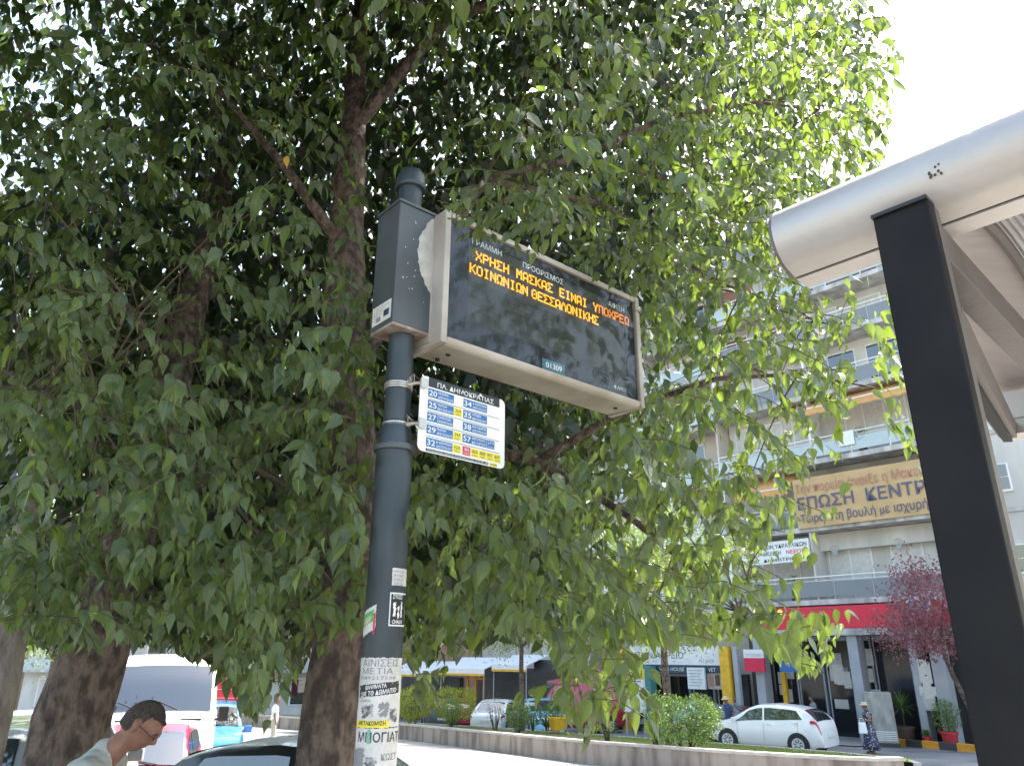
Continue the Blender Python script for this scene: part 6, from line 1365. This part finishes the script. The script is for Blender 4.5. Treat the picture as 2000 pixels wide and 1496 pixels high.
    ts_ = [(Q(0, 0, .96), Q(.01, 0, 1.12), .145, .138), (Q(.01, .04, 1.12), Q(0, .07, 1.335), .128, .130), (Q(.01, -.04, 1.12), Q(0, -.07, 1.335), .128, .130), (Q(0, -.15, 1.395), Q(0, .15, 1.395), .076, .076), (Q(-.01, -.05, 1.42), Q(-.01, .05, 1.42), .072, .072), (Q(-.012, 0, 1.42), Q(-.002, 0, 1.465), .078, .070)]
    if sleeve:
        for s_ in (1, -1):
            sh_ = Q(0, .185 * s_, 1.40); el = Q(-.02, .235 * s_, 1.12) if arms == 'down' else Q(.04, .23 * s_, 1.13); ts_.append((sh_, sh_ * .45 + el * .55, .066, .062))
    cloth('shirt', ts_, m_top)
    if hair:
        mb = MB(); n, m = 30, 16; vs = []
        for i in range(m + 1):
            ph = math.pi * .62 * i / m
            for q in range(n):
                th = 2 * math.pi * q / n; x, y, z = math.sin(ph) * math.sin(th), math.sin(ph) * math.cos(th), math.cos(ph); lim = .50 if y > .15 else (.12 if y > -.25 else -.36)
                zz = max(z, lim + (.10 * abs(x) if y > .15 else 0)); f_ = math.sqrt(max(1 - zz * zz, 0)) / max(math.sqrt(1 - z * z), 1e-6) if zz > z else 1
                sc_ = 1.02; vs.append(hc + (hr * x * f_ * .0765 * sc_ + hf * (y * f_ * .098 * sc_ if y < .25 else min(y * f_ * .098 * sc_, .0935)) + hu * zz * .118 * 1.02) * hk)
        mb.add(vs, [(i * n + q, i * n + (q + 1) % n, (i + 1) * n + (q + 1) % n, (i + 1) * n + q) for i in range(m) for q in range(n)]); mb.build('hair', hair, t, smooth=True, origin=(0, 0, 0), thick=.006)
    if glasses:
        mb = MB()
        for s_ in (1, -1):
            c_ = hc + hf * .095 + hu * .004 + hr * .031 * s_; mb.tube([c_ + (hr * math.cos(a) * .022 + hu * math.sin(a) * .017) for a in np.linspace(0, 2 * math.pi, 14)], .0018, 5); mb.tube([c_ + hr * .021 * s_, hc + hf * .085 + hr * .074 * s_ + hu * .006, hc + hr * .082 * s_ - hf * .01 + hu * .012], .0018, 5)
        mb.build('glasses', 'black', t)
    if hat:
        mb = MB(); R_ = Matrix(((hr[0], hf[0], hu[0]), (hr[1], hf[1], hu[1]), (hr[2], hf[2], hu[2]))); mb.lathe(tuple(hc + hu * .05), [(.155, -.012), (.15, .0), (.095, .012), (.09, .07), (.06, .085), (0, .088)], 24, R=R_); mb.build('hat', hat, t, smooth=True)
    return t, hands
# man beside the trees, head bent forward
hp_ = np.array([-1.93, 4.15]); gzm = gz(4.15, 0)
man_, mh_ = person('man in a light grey t-shirt with glasses looking down beside the trees', (-2.17, 3.98, gzm), rad(8), 'tshirt', 'jeans', bend=.36, head_pitch=.26, vox=.0065, arms='front', glasses=True, height=1.91)
_h = (mh_[0] + mh_[1]) / 2; MH = np.array([-2.17 + _h[0] * math.cos(rad(8)) - _h[1] * math.sin(rad(8)) + .05, 3.98 + _h[0] * math.sin(rad(8)) + _h[1] * math.cos(rad(8)), gzm + _h[2] + .03])
ph_ = thing('mobile_phone', 'dark mobile phone held low by the man in the grey t-shirt', 'phone', (float(MH[0]), float(MH[1]), float(MH[2])), 0); mb = MB(); mb.box((0, 0, 0), (.075, .15, .009), Matrix.Rotation(rad(30), 3, 'Y')); mb.build('case', 'black', ph_, bevel=.003); mb = MB(); mb.box((-.001, 0, .006), (.066, .138, .001), Matrix.Rotation(rad(30), 3, 'Y')); mb.build('screen', 'glass', ph_)
# woman crossing with a bag
wp = gat(1708, 27.3, .03); person('woman in a floral dress and straw hat carrying a white bag across the road', tuple(wp), rad(175), 'floral', None, skirt='floral', arms='bag', hat='straw', hair='hair', height=1.56, sleeve=False, vox=.014)
bg_ = thing('carrier_bag', 'white carrier bag held by the woman in the floral dress', 'bag', (wp[0] - .28, wp[1] - .16, wp[2] + .62), rad(175)); mb = MB(); mb.box((0, 0, .17), (.26, .16, .34), taper=.8); mb.build('sack', 'white', bg_, bevel=.03); mb = MB(); mb.tube([(-.08, 0, .33), (-.05, 0, .46), (.05, 0, .46), (.08, 0, .33)], .008, 6); mb.build('handle', 'white', bg_)
person('person in a dark blue top standing by the blue hatchback', tuple(gat(1396, 33.5, .03)), rad(60), 'blue_shirt', 'jeans', bend=.1, vox=.016, arms='front'); person('person with a light cap in a dark blue top beside the dark saloon', tuple(gat(1434, 31.4, .03)), rad(200), 'blue_shirt', 'jeans', bend=.15, vox=.016, hat='straw'); person('person in a grey shirt standing under the yellow pillar', tuple(gat(1446, 34.0, .03)), rad(240), 'grey_shirt', 'jeans', vox=.016)
person('pedestrian in light trousers walking far down the road behind the hanging leaves', tuple(gat(533, 30, .12)), rad(20), 'white', 'light_trousers', vox=.016)
person('dark dressed person standing outside the shop behind the white awning', tuple(gat(1600, 34.0, .0)), rad(180), 'grey_shirt', 'jeans', vox=.018)
# red shop stand far left
p = gat(448, 50, .12); rs_ = thing('drinks_cooler', 'red drinks cooler outside a shop far down the street', 'cooler', tuple(p)); mb = MB(); mb.box((0, 0, 1.3), (1.8, .9, 2.6)); mb.build('cabinet', 'fascia', rs_, bevel=.03)
for k in range(4): mb = MB(); mb.box((0, -.46, .5 + .5 * k), (1.5, .03, .03)); mb.build('shelf_rail', 'steel', rs_)
